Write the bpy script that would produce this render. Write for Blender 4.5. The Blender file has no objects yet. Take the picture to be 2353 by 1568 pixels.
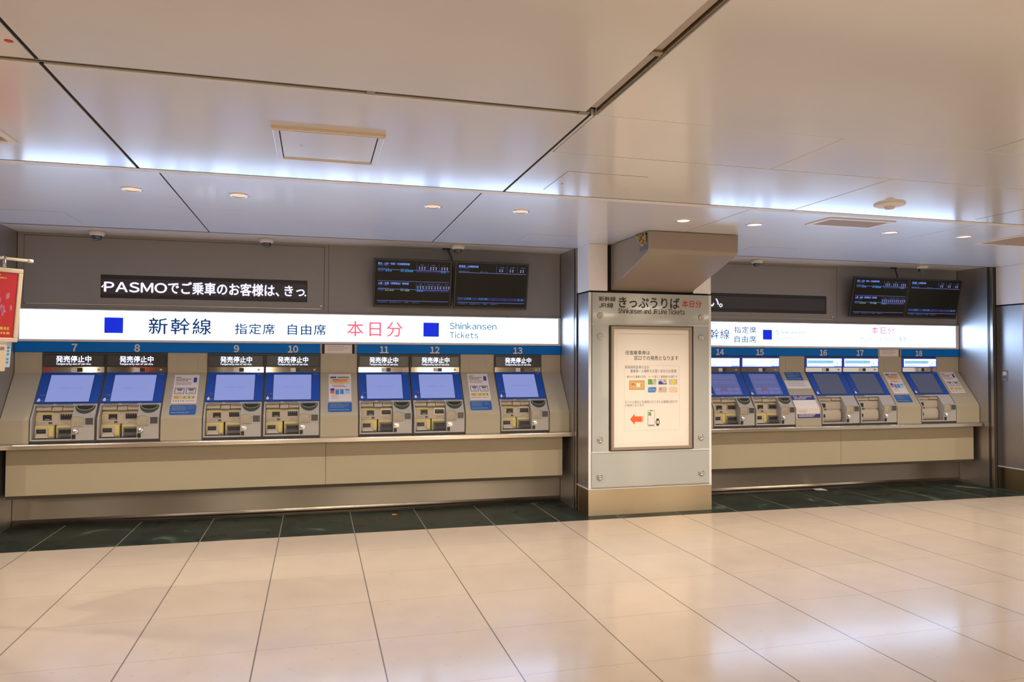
import bpy, bmesh, math, random
from mathutils import Vector, Matrix
random.seed(4)
scene = bpy.context.scene
C = scene.collection

# ------------------------------------------------------------------ camera
EYE = Vector((0.0, 0.0, 1.45))
yaw, pitch, roll = math.radians(14.9254), math.radians(1.3915), math.radians(0.21845)
fw = Vector((math.sin(yaw) * math.cos(pitch), math.cos(yaw) * math.cos(pitch), math.sin(pitch)))
rt = Vector((math.cos(yaw), -math.sin(yaw), 0.0))
up = rt.cross(fw)
r2 = rt * math.cos(roll) + up * math.sin(roll)
u2 = up * math.cos(roll) - rt * math.sin(roll)
cam_data = bpy.data.cameras.new('camera')
cam_data.sensor_width = 36.0
cam_data.lens = 1693.43 / 2353.0 * 36.0
cam_data.clip_start = 0.05
cam = bpy.data.objects.new('camera', cam_data)
C.objects.link(cam)
m = Matrix((r2, u2, -fw)).transposed().to_4x4()
m.translation = EYE
cam.matrix_world = m
scene.camera = cam

# ------------------------------------------------------------------ world, hall fill lights, exposure
world = bpy.data.worlds.new('hall_air')
scene.world = world
world.use_nodes = True
bg = world.node_tree.nodes['Background']
bg.inputs['Color'].default_value = (1.0, 0.91, 0.79, 1)
bg.inputs['Strength'].default_value = 0.95


def area_light(name, loc, sx, sy, power, color, rot=(0, 0, 0)):
    d = bpy.data.lights.new(name, 'AREA')
    d.shape = 'RECTANGLE'
    d.size, d.size_y, d.energy, d.color = sx, sy, power, color
    o = bpy.data.objects.new(name, d)
    o.location, o.rotation_euler = loc, rot
    C.objects.link(o)
    return o


for yy, pw in ((0.3, 24), (-1.9, 32), (-4.1, 32)):           # rows of unseen square fill lights added behind the camera
    for i in range(6):
        area_light('hall_fill_light', (-4.05 + 2.5 * i, yy, 2.40), 0.5, 0.5, pw, (1.0, 0.88, 0.72))

vs = scene.view_settings
vs.view_transform = 'Standard'
vs.look = 'None'
vs.exposure = 0.0
vs.gamma = 1.0
vs.use_curve_mapping = False

# ------------------------------------------------------------------ materials


def lin(c):
    return tuple(((v / 255.0) / 12.92 if v / 255.0 <= 0.04045 else ((v / 255.0 + 0.055) / 1.055) ** 2.4) for v in c)


def P(name, col, rough=0.5, metal=0.0, coat=0.0, emit=None, estr=0.0, aniso=0.0, tan=None, grain=0.05, gscale=40.0, spec=0.5, srgb=False, coat_rough=0.06):
    mt = bpy.data.materials.new(name)
    mt.use_nodes = True
    nt = mt.node_tree
    b = nt.nodes['Principled BSDF']
    if srgb:
        col = lin(col)
    b.inputs['Roughness'].default_value = rough
    b.inputs['Metallic'].default_value = metal
    b.inputs['Coat Weight'].default_value = coat
    b.inputs['Coat Roughness'].default_value = coat_rough
    b.inputs['Specular IOR Level'].default_value = spec
    if grain > 0:
        tc = nt.nodes.new('ShaderNodeNewGeometry')
        nz = nt.nodes.new('ShaderNodeTexNoise')
        nz.inputs['Scale'].default_value = gscale
        nz.inputs['Detail'].default_value = 3
        nt.links.new(tc.outputs['Position'], nz.inputs['Vector'])
        mx = nt.nodes.new('ShaderNodeMix')
        mx.data_type = 'RGBA'
        mx.inputs[6].default_value = tuple(c * (1 - grain) for c in col) + (1,)
        mx.inputs[7].default_value = tuple(min(1, c * (1 + grain)) for c in col) + (1,)
        nt.links.new(nz.outputs['Fac'], mx.inputs[0])
        nt.links.new(mx.outputs[2], b.inputs['Base Color'])
    else:
        b.inputs['Base Color'].default_value = tuple(col) + (1,)
    if emit:
        b.inputs['Emission Color'].default_value = tuple(emit) + (1,)
        b.inputs['Emission Strength'].default_value = estr
    if aniso:
        b.inputs['Anisotropic'].default_value = aniso
        v = nt.nodes.new('ShaderNodeCombineXYZ')
        for i in range(3):
            v.inputs[i].default_value = tan[i]
        nt.links.new(v.outputs[0], b.inputs['Tangent'])
    return mt


def emission(name, col, strength, base=(0.02, 0.02, 0.02)):
    return P(name, base, 0.5, emit=col, estr=strength, grain=0, spec=0.08)


M = {}
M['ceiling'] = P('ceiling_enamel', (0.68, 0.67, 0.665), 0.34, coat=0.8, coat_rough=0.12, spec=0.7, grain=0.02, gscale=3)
M['ceiling_signlit'] = P('ceiling_enamel_signlit', (0.73, 0.75, 0.83), 0.34, coat=0.6, coat_rough=0.12, spec=0.7, grain=0.02, gscale=3)  # lavender tint puts the sign's light into this enamel copy
M['white_trim'] = P('white_trim', (0.76, 0.75, 0.75), 0.4)
M['gap'] = P('joint_gap', (0.006, 0.006, 0.008), 0.9, grain=0)
M['brass_rail'] = P('bronze_rail', (0.30, 0.24, 0.15), 0.35, metal=0.7)
M['trough'] = P('trough_grey', (0.42, 0.38, 0.34), 0.5)
M['soffit'] = P('soffit_paint', (0.58, 0.52, 0.46), 0.4)
M['grey_wall'] = P('grey_wall_panel', (0.235, 0.225, 0.235), 0.42, grain=0.03, gscale=8)
M['grey_line'] = P('grey_panel_joint', (0.03, 0.026, 0.025), 0.6, grain=0)
M['cream'] = P('cream_panel', (0.395, 0.345, 0.255), 0.42, grain=0.03, gscale=5)
M['cream_line'] = P('cream_joint', (0.30, 0.25, 0.18), 0.6, grain=0)
M['apron'] = P('apron_cream', (0.425, 0.36, 0.25), 0.42, grain=0.03, gscale=4)
M['steel_x'] = P('brushed_steel', (0.50, 0.44, 0.375), 0.42, metal=1, aniso=0.95, tan=(0, 0, 1), grain=0.04, gscale=3)
M['steel_y'] = P('brushed_steel_side', (0.52, 0.49, 0.48), 0.38, metal=0.9, aniso=0.5, tan=(0, 0, 1), grain=0.04, gscale=3)
M['steel_edge'] = P('polished_steel_edge', (0.56, 0.50, 0.43), 0.22, metal=1, grain=0.03, gscale=4)
M['lip_dark'] = P('apron_lip_brown', (0.20, 0.165, 0.13), 0.5)  # dark brown colour of the apron's bottom lip
M['steel_plain'] = P('satin_steel', (0.50, 0.46, 0.42), 0.28, metal=1)
M['steel_dark'] = P('dark_steel', (0.10, 0.09, 0.085), 0.35, metal=0.8)
M['plinth'] = P('plinth_steel', (0.47, 0.375, 0.255), 0.40, metal=1, aniso=0.95, tan=(0, 0, 1), grain=0.04, gscale=3)
M['mirror'] = P('mirror_strip', (0.62, 0.58, 0.52), 0.07, metal=1, grain=0.02)
M['chrome'] = P('chrome', (0.75, 0.72, 0.68), 0.12, metal=1, grain=0)
M['band_blue'] = P('band_blue', (0.0, 0.15, 0.56), 0.5, spec=0.15, grain=0.03, gscale=6)
M['numeral'] = P('numeral_silver', (0.62, 0.59, 0.56), 0.4)
M['casing'] = P('machine_frame', (0.075, 0.065, 0.06), 0.45)
M['body'] = P('machine_grey', (0.41, 0.385, 0.37), 0.42, grain=0.03)
M['tier'] = P('machine_cream', (0.47, 0.41, 0.34), 0.42, grain=0.03)
M['yellow'] = P('yellow_marking', (0.66, 0.53, 0.12), 0.5)
M['label_grey'] = P('label_grey', (0.20, 0.19, 0.20), 0.5)
M['print_soft'] = P('soft_print', (0.30, 0.25, 0.22), 0.6, grain=0)
M['touch_blue'] = P('touch_panel_blue', (0.012, 0.075, 0.44), 0.3, spec=0.3, grain=0.03)
M['screen_on'] = P('screen_standby', (0.02, 0.02, 0.03), 0.3, emit=(0.23, 0.275, 0.60), estr=1.0, grain=0)
M['screen_text'] = P('screen_text', (0.02, 0.02, 0.04), 0.5, emit=(0.09, 0.11, 0.30), estr=1.0, grain=0)
M['screen_menu'] = P('screen_menu', (0.02, 0.02, 0.03), 0.25, emit=(0.085, 0.10, 0.25), estr=1.0, grain=0)
M['menu_marks'] = P('menu_marks', (0.02, 0.02, 0.03), 0.25, emit=(0.13, 0.13, 0.36), estr=1.0, grain=0)
M['menu_red'] = P('menu_red', (0.02, 0.02, 0.03), 0.25, emit=(0.16, 0.08, 0.16), estr=1.0, grain=0)
M['screen_off'] = P('screen_idle', (0.02, 0.02, 0.025), 0.22, emit=(0.055, 0.062, 0.10), estr=1.0, grain=0)
M['black'] = P('black_plastic', (0.012, 0.012, 0.014), 0.35, grain=0)
M['display_black'] = P('display_black', (0.03, 0.03, 0.038), 0.22, grain=0)
M['oos_text'] = emission('out_of_service_text', (0.74, 0.80, 1.0), 1.7)
M['head_white'] = emission('header_display_white', (0.72, 0.86, 1.0), 1.5)
M['head_rim'] = emission('header_display_rim', (0.02, 0.05, 0.55), 0.8)
M['head_cyan'] = emission('header_display_cyan', (0.35, 0.70, 0.95), 0.9)
M['head_text'] = emission('header_display_text', (0.22, 0.45, 0.70), 0.9)
M['glint_white'] = emission('slot_glint_white', (1, 0.95, 0.9), 4.0)  # painted glint: glow standing for highlights on the coin slot
M['white_plastic'] = P('white_plastic', (0.72, 0.68, 0.63), 0.4)
M['red_dot'] = P('red_dot', (0.30, 0.02, 0.03), 0.5)
M['lime'] = P('lime_line', (0.42, 0.50, 0.10), 0.5)
M['ic_dark'] = P('ic_reader_dark', (0.045, 0.045, 0.04), 0.35)
M['coin_cream'] = P('coin_tray_grey', (0.42, 0.37, 0.28), 0.45)
M['rib_red'] = P('rib_red', (0.42, 0.20, 0.14), 0.5)
M['rib_grey'] = P('rib_grey', (0.30, 0.29, 0.25), 0.5)
M['key_dark'] = P('display_plate_dark', (0.07, 0.066, 0.064), 0.25)
M['sign_white'] = emission('lightbox_white', (0.50, 0.72, 1.12), 6.5)
M['sign_navy'] = emission('sign_navy', (0.01, 0.055, 0.20), 0.7)
M['sign_teal'] = emission('sign_teal', (0.05, 0.19, 0.32), 1.0)
M['sign_pale'] = emission('sign_pale', (0.20, 0.32, 0.45), 1.0)
M['sign_pink'] = emission('sign_pink', (1.0, 0.16, 0.24), 1.0)
M['sign_magenta'] = emission('sign_magenta', (0.75, 0.10, 0.38), 1.0)
M['sign_blue'] = emission('sign_blue', (0.0, 0.022, 0.70), 1.0)
M['housing'] = P('lightbox_housing', (0.62, 0.58, 0.57), 0.4)
M['led_black'] = P('led_panel_black', (0.010, 0.010, 0.016), 0.45, grain=0)
M['led_dim'] = P('led_panel_grey', (0.045, 0.040, 0.050), 0.5, grain=0.03, gscale=200)
M['led_text'] = emission('led_text', (0.80, 0.76, 1.0), 1.25)
M['tv_case'] = P('monitor_case', (0.018, 0.018, 0.020), 0.35, grain=0)
M['tv_face'] = P('monitor_face', (0.010, 0.010, 0.009), 0.3, spec=0.2, grain=0)
M['tv_white'] = emission('monitor_white', (0.22, 0.34, 0.95), 0.9)
M['tv_dim'] = emission('monitor_dim', (0.12, 0.20, 0.55), 0.7)
M['tv_rule'] = emission('monitor_rule', (0.18, 0.22, 0.60), 0.8)
M['tv_cyan'] = emission('monitor_cyan', (0.02, 0.42, 0.85), 0.9)
M['tv_green'] = emission('monitor_green', (0.28, 0.62, 0.25), 0.9)
M['tv_bar'] = emission('monitor_bar', (0.025, 0.025, 0.12), 0.8)
M['tv_violet'] = emission('monitor_violet', (0.45, 0.34, 0.85), 0.9)
M['glass_white'] = P('back_painted_glass', (0.42, 0.43, 0.415), 0.14, coat=0.4, coat_rough=0.05, grain=0.02, gscale=3)
M['column_white'] = P('column_white', (0.88, 0.85, 0.83), 0.4)
M['frame_taupe'] = P('poster_frame_taupe', (0.33, 0.26, 0.20), 0.35, metal=0.3)
M['poster_paper'] = P('poster_paper', (0.82, 0.755, 0.68), 0.35, coat=0.5, coat_rough=0.12, grain=0.01, gscale=2)
M['poster_rule'] = P('poster_rule', (0.55, 0.47, 0.40), 0.6, grain=0)
M['ink'] = P('black_ink', (0.025, 0.022, 0.022), 0.5, grain=0)
M['ink_grey'] = P('grey_ink', (0.17, 0.145, 0.125), 0.5, grain=0)
M['ink_red'] = P('red_ink', (0.50, 0.035, 0.025), 0.5, grain=0)
M['ink_blue'] = P('blue_ink', (0.19, 0.18, 0.42), 0.5, grain=0)
M['ink_pinkish'] = P('faded_red_ink', (0.46, 0.26, 0.25), 0.6, grain=0)
M['ink_navy'] = P('navy_ink', (0.03, 0.03, 0.22), 0.5, grain=0)
M['orange'] = P('orange_print', (0.90, 0.12, 0.03), 0.5, grain=0)
M['ticket_tan'] = P('ticket_tan', (0.72, 0.42, 0.16), 0.5, grain=0.04)
M['ticket_edge'] = P('ticket_edge', (0.42, 0.24, 0.10), 0.5, grain=0)
M['card_grey'] = P('card_grey', (0.56, 0.49, 0.43), 0.5, grain=0)
M['card_cream'] = P('card_cream', (0.74, 0.58, 0.42), 0.5, grain=0)
M['green'] = P('green_print', (0.14, 0.36, 0.05), 0.5, grain=0)
M['card_blue'] = P('card_blue', (0.008, 0.075, 0.42), 0.5, grain=0)
M['card_sky'] = P('card_sky', (0.04, 0.24, 0.60), 0.5, grain=0)
M['print_yellow'] = P('yellow_print', (0.76, 0.60, 0.05), 0.5, grain=0)
M['gold'] = P('gold_print', (0.62, 0.36, 0.06), 0.5, grain=0)
M['pale_yellow'] = P('pale_yellow_print', (0.66, 0.52, 0.22), 0.5, grain=0)
M['paper'] = P('notice_paper', (0.72, 0.655, 0.64), 0.5, grain=0.01)
M['sticker_blue'] = P('sticker_blue', (0.015, 0.09, 0.36), 0.4, grain=0.03)
M['sticker_text'] = P('sticker_text', (0.17, 0.26, 0.33), 0.5, grain=0)
M['purple'] = P('purple_print', (0.16, 0.12, 0.26), 0.5, grain=0)
M['haunch'] = P('haunch_paint', (0.30, 0.25, 0.205), 0.26, grain=0.04, gscale=6)
M['foam'] = P('yellow_foam', (0.46, 0.30, 0.10), 0.8, grain=0.35, gscale=60)
M['scuff'] = P('bare_primer', (0.16, 0.16, 0.20), 0.6)
M['cam_white'] = P('camera_white', (0.62, 0.56, 0.49), 0.4)
M['cam_dome'] = P('camera_dome', (0.010, 0.012, 0.016), 0.06, coat=1.0, grain=0)
M['lamp_glow'] = emission('downlight_glow', (1.0, 0.70, 0.45), 0.95)
M['lamp_bright'] = emission('downlight_bright', (1.0, 0.90, 0.72), 1.6)
M['lamp_ring'] = P('downlight_ring', (0.75, 0.68, 0.62), 0.2, metal=0.6)
M['grille'] = P('vent_grille', (0.46, 0.36, 0.28), 0.5)
M['red_poster'] = P('red_poster', (0.48, 0.012, 0.022), 0.3, coat=0.6, grain=0.05, gscale=20)
M['red_bloom'] = P('pale_red_print', (0.52, 0.16, 0.26), 0.4, grain=0.1)
M['cream_frame'] = P('cream_frame', (0.66, 0.54, 0.40), 0.4)
M['light_blue'] = P('pale_blue_sheet', (0.42, 0.55, 0.66), 0.5)
M['leaf'] = P('dry_leaf', (0.45, 0.22, 0.06), 0.7)
M['scrap'] = P('paper_scrap', (0.55, 0.56, 0.46), 0.6)
M['switch_face'] = P('switch_face', (0.30, 0.28, 0.27), 0.35, metal=0.5)


def tiles_material(name, base, seam, dark_seam, rough, coat, speck, marble=False):
    mt = bpy.data.materials.new(name)
    mt.use_nodes = True
    nt = mt.node_tree
    N, L = nt.nodes, nt.links
    b = N['Principled BSDF']
    geo = N.new('ShaderNodeNewGeometry')
    sep = N.new('ShaderNodeSeparateXYZ')
    L.new(geo.outputs['Position'], sep.inputs[0])

    def math_(op, a, bb=None):
        n = N.new('ShaderNodeMath')
        n.operation = op
        for i, v in enumerate((a, bb)):
            if v is None:
                continue
            if isinstance(v, (int, float)):
                n.inputs[i].default_value = v
            else:
                L.new(v, n.inputs[i])
        return n.outputs[0]

    def grid(coord, o, p):
        t = math_('DIVIDE', math_('SUBTRACT', coord, o), p)
        cell = math_('FLOOR', t)
        fr = math_('SUBTRACT', t, cell)
        d = math_('MULTIPLY', math_('MINIMUM', fr, math_('SUBTRACT', 1.0, fr)), p)
        return cell, d

    cx, dx = grid(sep.outputs[0], 0.328, 0.598)
    cy, dy = grid(sep.outputs[1], 0.285 if not marble else 6.27, 0.60)
    mxl = math_('LESS_THAN', dx, 0.0034)
    myl = math_('LESS_THAN', dy, 0.0020)
    wn = N.new('ShaderNodeTexWhiteNoise')
    wn.noise_dimensions = '2D'
    cmb = N.new('ShaderNodeCombineXYZ')
    L.new(cx, cmb.inputs[0])
    L.new(cy, cmb.inputs[1])
    L.new(cmb.outputs[0], wn.inputs['Vector'])
    nz = N.new('ShaderNodeTexNoise')
    nz.inputs['Scale'].default_value = 5 if not marble else 2.6
    nz.inputs['Detail'].default_value = 6
    L.new(geo.outputs['Position'], nz.inputs['Vector'])
    ramp = N.new('ShaderNodeValToRGB')
    if marble:
        nz.inputs['Distortion'].default_value = 1.4
        ramp.color_ramp.elements[0].position = 0.35
        ramp.color_ramp.elements[0].color = tuple(c * 0.6 for c in base) + (1,)
        ramp.color_ramp.elements[1].position = 0.62
        ramp.color_ramp.elements[1].color = tuple(c * 1.15 for c in base) + (1,)
        e = ramp.color_ramp.elements.new(0.70)
        e.color = (0.075, 0.10, 0.075, 1)
        e = ramp.color_ramp.elements.new(0.76)
        e.color = (0.20, 0.21, 0.14, 1)
    else:
        ramp.color_ramp.elements[0].position = 0.3
        ramp.color_ramp.elements[0].color = tuple(c * 0.95 for c in base) + (1,)
        ramp.color_ramp.elements[1].position = 0.7
        ramp.color_ramp.elements[1].color = tuple(c * 1.04 for c in base) + (1,)
    L.new(nz.outputs['Fac'], ramp.inputs[0])
    hsv = N.new('ShaderNodeHueSaturation')
    L.new(ramp.outputs[0], hsv.inputs['Color'])
    L.new(math_('ADD', math_('MULTIPLY', wn.outputs['Value'], 0.07), 0.965), hsv.inputs['Value'])
    col = hsv.outputs[0]

    def mixc(fac, c1, c2):
        n = N.new('ShaderNodeMix')
        n.data_type = 'RGBA'
        L.new(fac, n.inputs[0])
        L.new(c1, n.inputs[6])
        n.inputs[7].default_value = tuple(c2) + (1,)
        return n.outputs[2]
    if speck:
        vo = N.new('ShaderNodeTexNoise')
        vo.inputs['Scale'].default_value = 34
        vo.inputs['Detail'].default_value = 2
        vo.inputs['Roughness'].default_value = 0.65
        L.new(geo.outputs['Position'], vo.inputs['Vector'])
        sp = math_('MULTIPLY', math_('GREATER_THAN', vo.outputs['Fac'], 0.70), 0.30)
        col = mixc(sp, col, tuple(c * 0.55 for c in base))
        vo2 = N.new('ShaderNodeTexNoise')
        vo2.inputs['Scale'].default_value = 17
        vo2.inputs['Detail'].default_value = 1
        L.new(geo.outputs['Position'], vo2.inputs['Vector'])
        sp = math_('MULTIPLY', math_('GREATER_THAN', vo2.outputs['Fac'], 0.73), 0.35)
        col = mixc(sp, col, tuple(c * 0.7 for c in base))
    col = mixc(math_('MULTIPLY', myl, 0.75), col, seam)
    col = mixc(mxl, col, dark_seam)
    L.new(col, b.inputs['Base Color'])
    anyseam = math_('MAXIMUM', mxl, myl)
    rn = N.new('ShaderNodeMapRange')
    L.new(nz.outputs['Fac'], rn.inputs[0])
    rn.inputs[3].default_value = rough * 0.88
    rn.inputs[4].default_value = rough * 1.15
    L.new(math_('MAXIMUM', rn.outputs[0], math_('MULTIPLY', anyseam, 0.8)), b.inputs['Roughness'])
    bp = N.new('ShaderNodeBump')
    bp.inputs['Strength'].default_value = 0.5
    bp.inputs['Distance'].default_value = 0.003
    L.new(math_('SUBTRACT', 1.0, anyseam), bp.inputs['Height'])
    L.new(bp.outputs[0], b.inputs['Normal'])
    b.inputs['Coat Weight'].default_value = coat
    if marble:
        b.inputs['Specular IOR Level'].default_value = 0.07
    b.inputs['Coat Roughness'].default_value = 0.13
    return mt


M['floor'] = tiles_material('limestone_tiles', (0.53, 0.425, 0.33), (0.36, 0.26, 0.19), (0.13, 0.10, 0.085), 0.30, 0.55, True)
M['marble'] = tiles_material('green_marble', (0.020, 0.030, 0.024), (0.10, 0.10, 0.08), (0.22, 0.19, 0.15), 0.28, 0.0, False, True)

# ------------------------------------------------------------------ geometry helpers


class Frame:
    def __init__(s, o, ex, ey):
        s.o, s.ex, s.ey = Vector(o), Vector(ex).normalized(), Vector(ey).normalized()
        s.en = s.ex.cross(s.ey)

    def at(s, u, v, d=0.0):
        return s.o + s.ex * u + s.ey * v + s.en * d


def wall(Y, x=0.0):                       # a vertical face looking towards the hall: u = X, v = Z
    return Frame((x, Y, 0), (1, 0, 0), (0, 0, 1))


def below(z):                             # a face looking down: u = X, v = -Y ... d counts downwards
    return Frame((0, 0, z), (1, 0, 0), (0, -1, 0))


SL_LEN = math.hypot(0.386, 0.285)
SLANT = Frame((0, 6.915, 0.93), (1, 0, 0), (0, 0.285, 0.386))


def sv(z):                                # height -> distance up the slanted console face
    return (z - 0.93) / 0.386 * SL_LEN


def Yo(z):
    return 6.915 if z <= 0.93 else (7.2 if z >= 1.316 else 6.915 + (z - 0.93) / 0.386 * 0.285)


def rr(u0, u1, v0, v1, r, n=5):
    pts = []
    for cx, cy, a0 in ((u1 - r, v1 - r, 0), (u0 + r, v1 - r, 90), (u0 + r, v0 + r, 180), (u1 - r, v0 + r, 270)):
        for i in range(n + 1):
            a = math.radians(a0 + 90.0 * i / n)
            pts.append((cx + r * math.cos(a), cy + r * math.sin(a)))
    return pts


def disc(cx, cy, rx, ry=None, n=24):
    ry = ry or rx
    return [(cx + rx * math.cos(2 * math.pi * i / n), cy + ry * math.sin(2 * math.pi * i / n)) for i in range(n)]


_text_cache = {}


def text_mesh(s, bold=0.0, spacing=1.0):
    key = (s, bold, spacing)
    if key in _text_cache:
        return _text_cache[key]
    cu = bpy.data.curves.new('glyphs', 'FONT')
    cu.body = s
    cu.resolution_u = 3
    cu.offset = bold
    cu.space_character = spacing
    ob = bpy.data.objects.new('glyphs', cu)
    C.objects.link(ob)
    dg = bpy.context.evaluated_depsgraph_get()
    me = bpy.data.meshes.new_from_object(ob.evaluated_get(dg))
    bpy.data.objects.remove(ob)
    bpy.data.curves.remove(cu)
    vs_ = [v.co.copy() for v in me.vertices]
    fs = [tuple(p.vertices) for p in me.polygons]
    bpy.data.meshes.remove(me)
    _text_cache[key] = (vs_, fs)
    return vs_, fs


def layout(st, spacing=1.0):
    """set Latin letters and digits in the grotesque shapes of the wide glyphs, spaced proportionally"""
    if not any(33 <= ord(c) < 127 for c in st):
        return text_mesh(st, 0.0, spacing)
    ref = [v.x for v in text_mesh('国')[0]]
    em = (max(ref) - min(ref)) / 0.86
    vs_, fs, x = [], [], 0.0
    for c in st:
        if c in ' \u3000':
            x += 0.28 * em
            continue
        g = chr(ord(c) + 0xFEE0) if 33 <= ord(c) < 127 else c
        gv, gf = text_mesh(g)
        if not gv:
            continue
        a, w = min(v.x for v in gv), max(v.x for v in gv)
        off = len(vs_)
        vs_ += [Vector((v.x - a + x, v.y, 0)) for v in gv]
        fs += [tuple(i + off for i in f) for f in gf]
        x += (w - a) + (0.09 * spacing if ord(c) < 127 else 0.11) * em
    return vs_, fs


class MB:
    def __init__(s):
        s.bm = bmesh.new()

    def face(s, pts, mi=0, smooth=False):
        vs_ = [s.bm.verts.new(p) for p in pts]
        f = s.bm.faces.new(vs_)
        f.material_index = mi
        f.smooth = smooth
        return f

    def solid(s, lower, upper, mi=0, smooth=False):
        a = [s.bm.verts.new(p) for p in lower]
        b = [s.bm.verts.new(p) for p in upper]
        n = len(a)
        fs = [s.bm.faces.new(list(reversed(a))), s.bm.faces.new(b)]
        for i in range(n):
            f = s.bm.faces.new((a[i], a[(i + 1) % n], b[(i + 1) % n], b[i]))
            f.smooth = smooth
            fs.append(f)
        for f in fs:
            f.material_index = mi
        return s

    def box(s, x0, x1, y0, y1, z0, z1, mi=0):
        return s.solid([(x0, y0, z0), (x1, y0, z0), (x1, y1, z0), (x0, y1, z0)], [(x0, y0, z1), (x1, y0, z1), (x1, y1, z1), (x0, y1, z1)], mi)

    def poly(s, fr, pts, d0, d1, mi=0, smooth=False):
        return s.solid([fr.at(u, v, d0) for u, v in pts], [fr.at(u, v, d1) for u, v in pts], mi, smooth)

    def rect(s, fr, u0, u1, v0, v1, d0, d1, mi=0):
        return s.poly(fr, [(u0, v0), (u1, v0), (u1, v1), (u0, v1)], d0, d1, mi)

    def ring(s, fr, u0, u1, v0, v1, t, d0, d1, mi=0):
        s.rect(fr, u0, u1, v0, v0 + t, d0, d1, mi)
        s.rect(fr, u0, u1, v1 - t, v1, d0, d1, mi)
        s.rect(fr, u0, u0 + t, v0 + t, v1 - t, d0, d1, mi)
        return s.rect(fr, u1 - t, u1, v0 + t, v1 - t, d0, d1, mi)

    def prism(s, prof, x0, x1, mi=0):     # prof in (Y, Z)
        return s.solid([(x0, y, z) for y, z in prof], [(x1, y, z) for y, z in prof], mi)

    def lathe(s, fr, prof, n=28, mi=0, u=0, v=0):
        rings = []
        for r, d in prof:
            if r < 1e-6:
                rings.append([s.bm.verts.new(fr.at(u, v, d))])
            else:
                rings.append([s.bm.verts.new(fr.at(u + r * math.cos(2 * math.pi * i / n), v + r * math.sin(2 * math.pi * i / n), d)) for i in range(n)])
        for a, b in zip(rings, rings[1:]):
            for i in range(n):
                j = (i + 1) % n
                q = []
                for k in ((a, i), (a, j), (b, j), (b, i)):
                    w = k[0][k[1]] if len(k[0]) > 1 else k[0][0]
                    if w not in q:
                        q.append(w)
                if len(q) > 2:
                    f = s.bm.faces.new(q)
                    f.smooth = True
                    f.material_index = mi
        return s

    def tube(s, pts, r, n=10, mi=0):
        pts = [Vector(p) for p in pts]
        rings = []
        for i, p in enumerate(pts):
            t = (pts[min(i + 1, len(pts) - 1)] - pts[max(i - 1, 0)]).normalized()
            a = t.cross(Vector((0, 0, 1)))
            if a.length < 1e-3:
                a = t.cross(Vector((1, 0, 0)))
            a.normalize()
            b = t.cross(a)
            rings.append([s.bm.verts.new(p + a * r * math.cos(2 * math.pi * k / n) + b * r * math.sin(2 * math.pi * k / n)) for k in range(n)])
        for a, b in zip(rings, rings[1:]):
            for k in range(n):
                f = s.bm.faces.new((a[k], a[(k + 1) % n], b[(k + 1) % n], b[k]))
                f.smooth = True
                f.material_index = mi
        for rg in (rings[0], rings[-1]):
            s.bm.faces.new(rg).material_index = mi
        return s

    def text(s, fr, st, u0, u1, v0, v1, d=0.001, mi=0, bold=0.0, spacing=1.0):
        vs_, fs = layout(st, spacing)
        if not vs_:
            return s
        xs, ys = [v.x for v in vs_], [v.y for v in vs_]
        ax, ay = min(xs), min(ys)
        sx, sy = (u1 - u0) / max(max(xs) - ax, 1e-6), (v1 - v0) / max(max(ys) - ay, 1e-6)
        k = bold * (v1 - v0)
        for n, (du, dv) in enumerate(((0, 0),) if bold <= 0 else ((-k, 0), (k, 0), (0, -k), (0, k))):
            nv = [s.bm.verts.new(fr.at(u0 + (v.x - ax) * sx + du, v0 + (v.y - ay) * sy + dv, d + n * 0.00008)) for v in vs_]
            for f in fs:
                try:
                    q = s.bm.faces.new([nv[i] for i in f])
                    q.material_index = mi
                except ValueError:
                    pass
        return s

    def lines(s, fr, u0, u1, v0, v1, n, mi=0, d0=0.0, d1=0.0008, fill=0.45, seed=1):
        """rows of small unreadable print"""
        rg = random.Random(seed)
        step = (v1 - v0) / n
        for i in range(n):
            t = v1 - i * step
            e = u0 + (u1 - u0) * rg.uniform(0.72, 1.0)
            u = u0
            while u < e - 1e-4:
                w = min((u1 - u0) * rg.uniform(0.08, 0.22), e - u)
                s.rect(fr, u, u + w * 0.88, t - step * fill, t, d0, d1, mi)
                u += w
        return s

    def build(s, name, mats, parent=None, bevel=0.0, seg=2):
        if not isinstance(mats, (list, tuple)):
            mats = [mats]
        bmesh.ops.recalc_face_normals(s.bm, faces=s.bm.faces[:])
        if parent is not None:
            off = parent.matrix_basis.translation.copy()
            q = parent
            while q.parent:
                q = q.parent
                off += q.matrix_basis.translation
        else:
            co = [v.co for v in s.bm.verts]
            off = Vector(((min(c.x for c in co) + max(c.x for c in co)) / 2, (min(c.y for c in co) + max(c.y for c in co)) / 2, min(c.z for c in co)))
        for v in s.bm.verts:
            v.co -= off
        me = bpy.data.meshes.new(name)
        s.bm.to_mesh(me)
        s.bm.free()
        for k in mats:
            me.materials.append(M[k] if isinstance(k, str) else k)
        o = bpy.data.objects.new(name, me)
        C.objects.link(o)
        if parent is not None:
            o.parent = parent
        else:
            o.location = off
        if bevel:
            md = o.modifiers.new('edge_rounding', 'BEVEL')
            md.width, md.segments, md.limit_method = bevel, seg, 'ANGLE'
        return o


def tag(o, label=None, cat=None, group=None, kind=None):
    if label:
        o['label'] = label
    if cat:
        o['category'] = cat
    if group:
        o['group'] = group
    if kind:
        o['kind'] = kind
    return o


def thing(name, label, cat, loc, group=None):
    o = bpy.data.objects.new(name, None)
    o.empty_display_size = 0.05
    C.objects.link(o)
    o.location = loc
    return tag(o, label, cat, group)


def kids(o):
    return [c for c in bpy.data.objects if c.parent == o]


def copy_tree(o, parent=None):
    c = o.copy()
    C.objects.link(c)
    c.parent = parent
    for ch in kids(o):
        copy_tree(ch, c)
    return c


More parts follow.
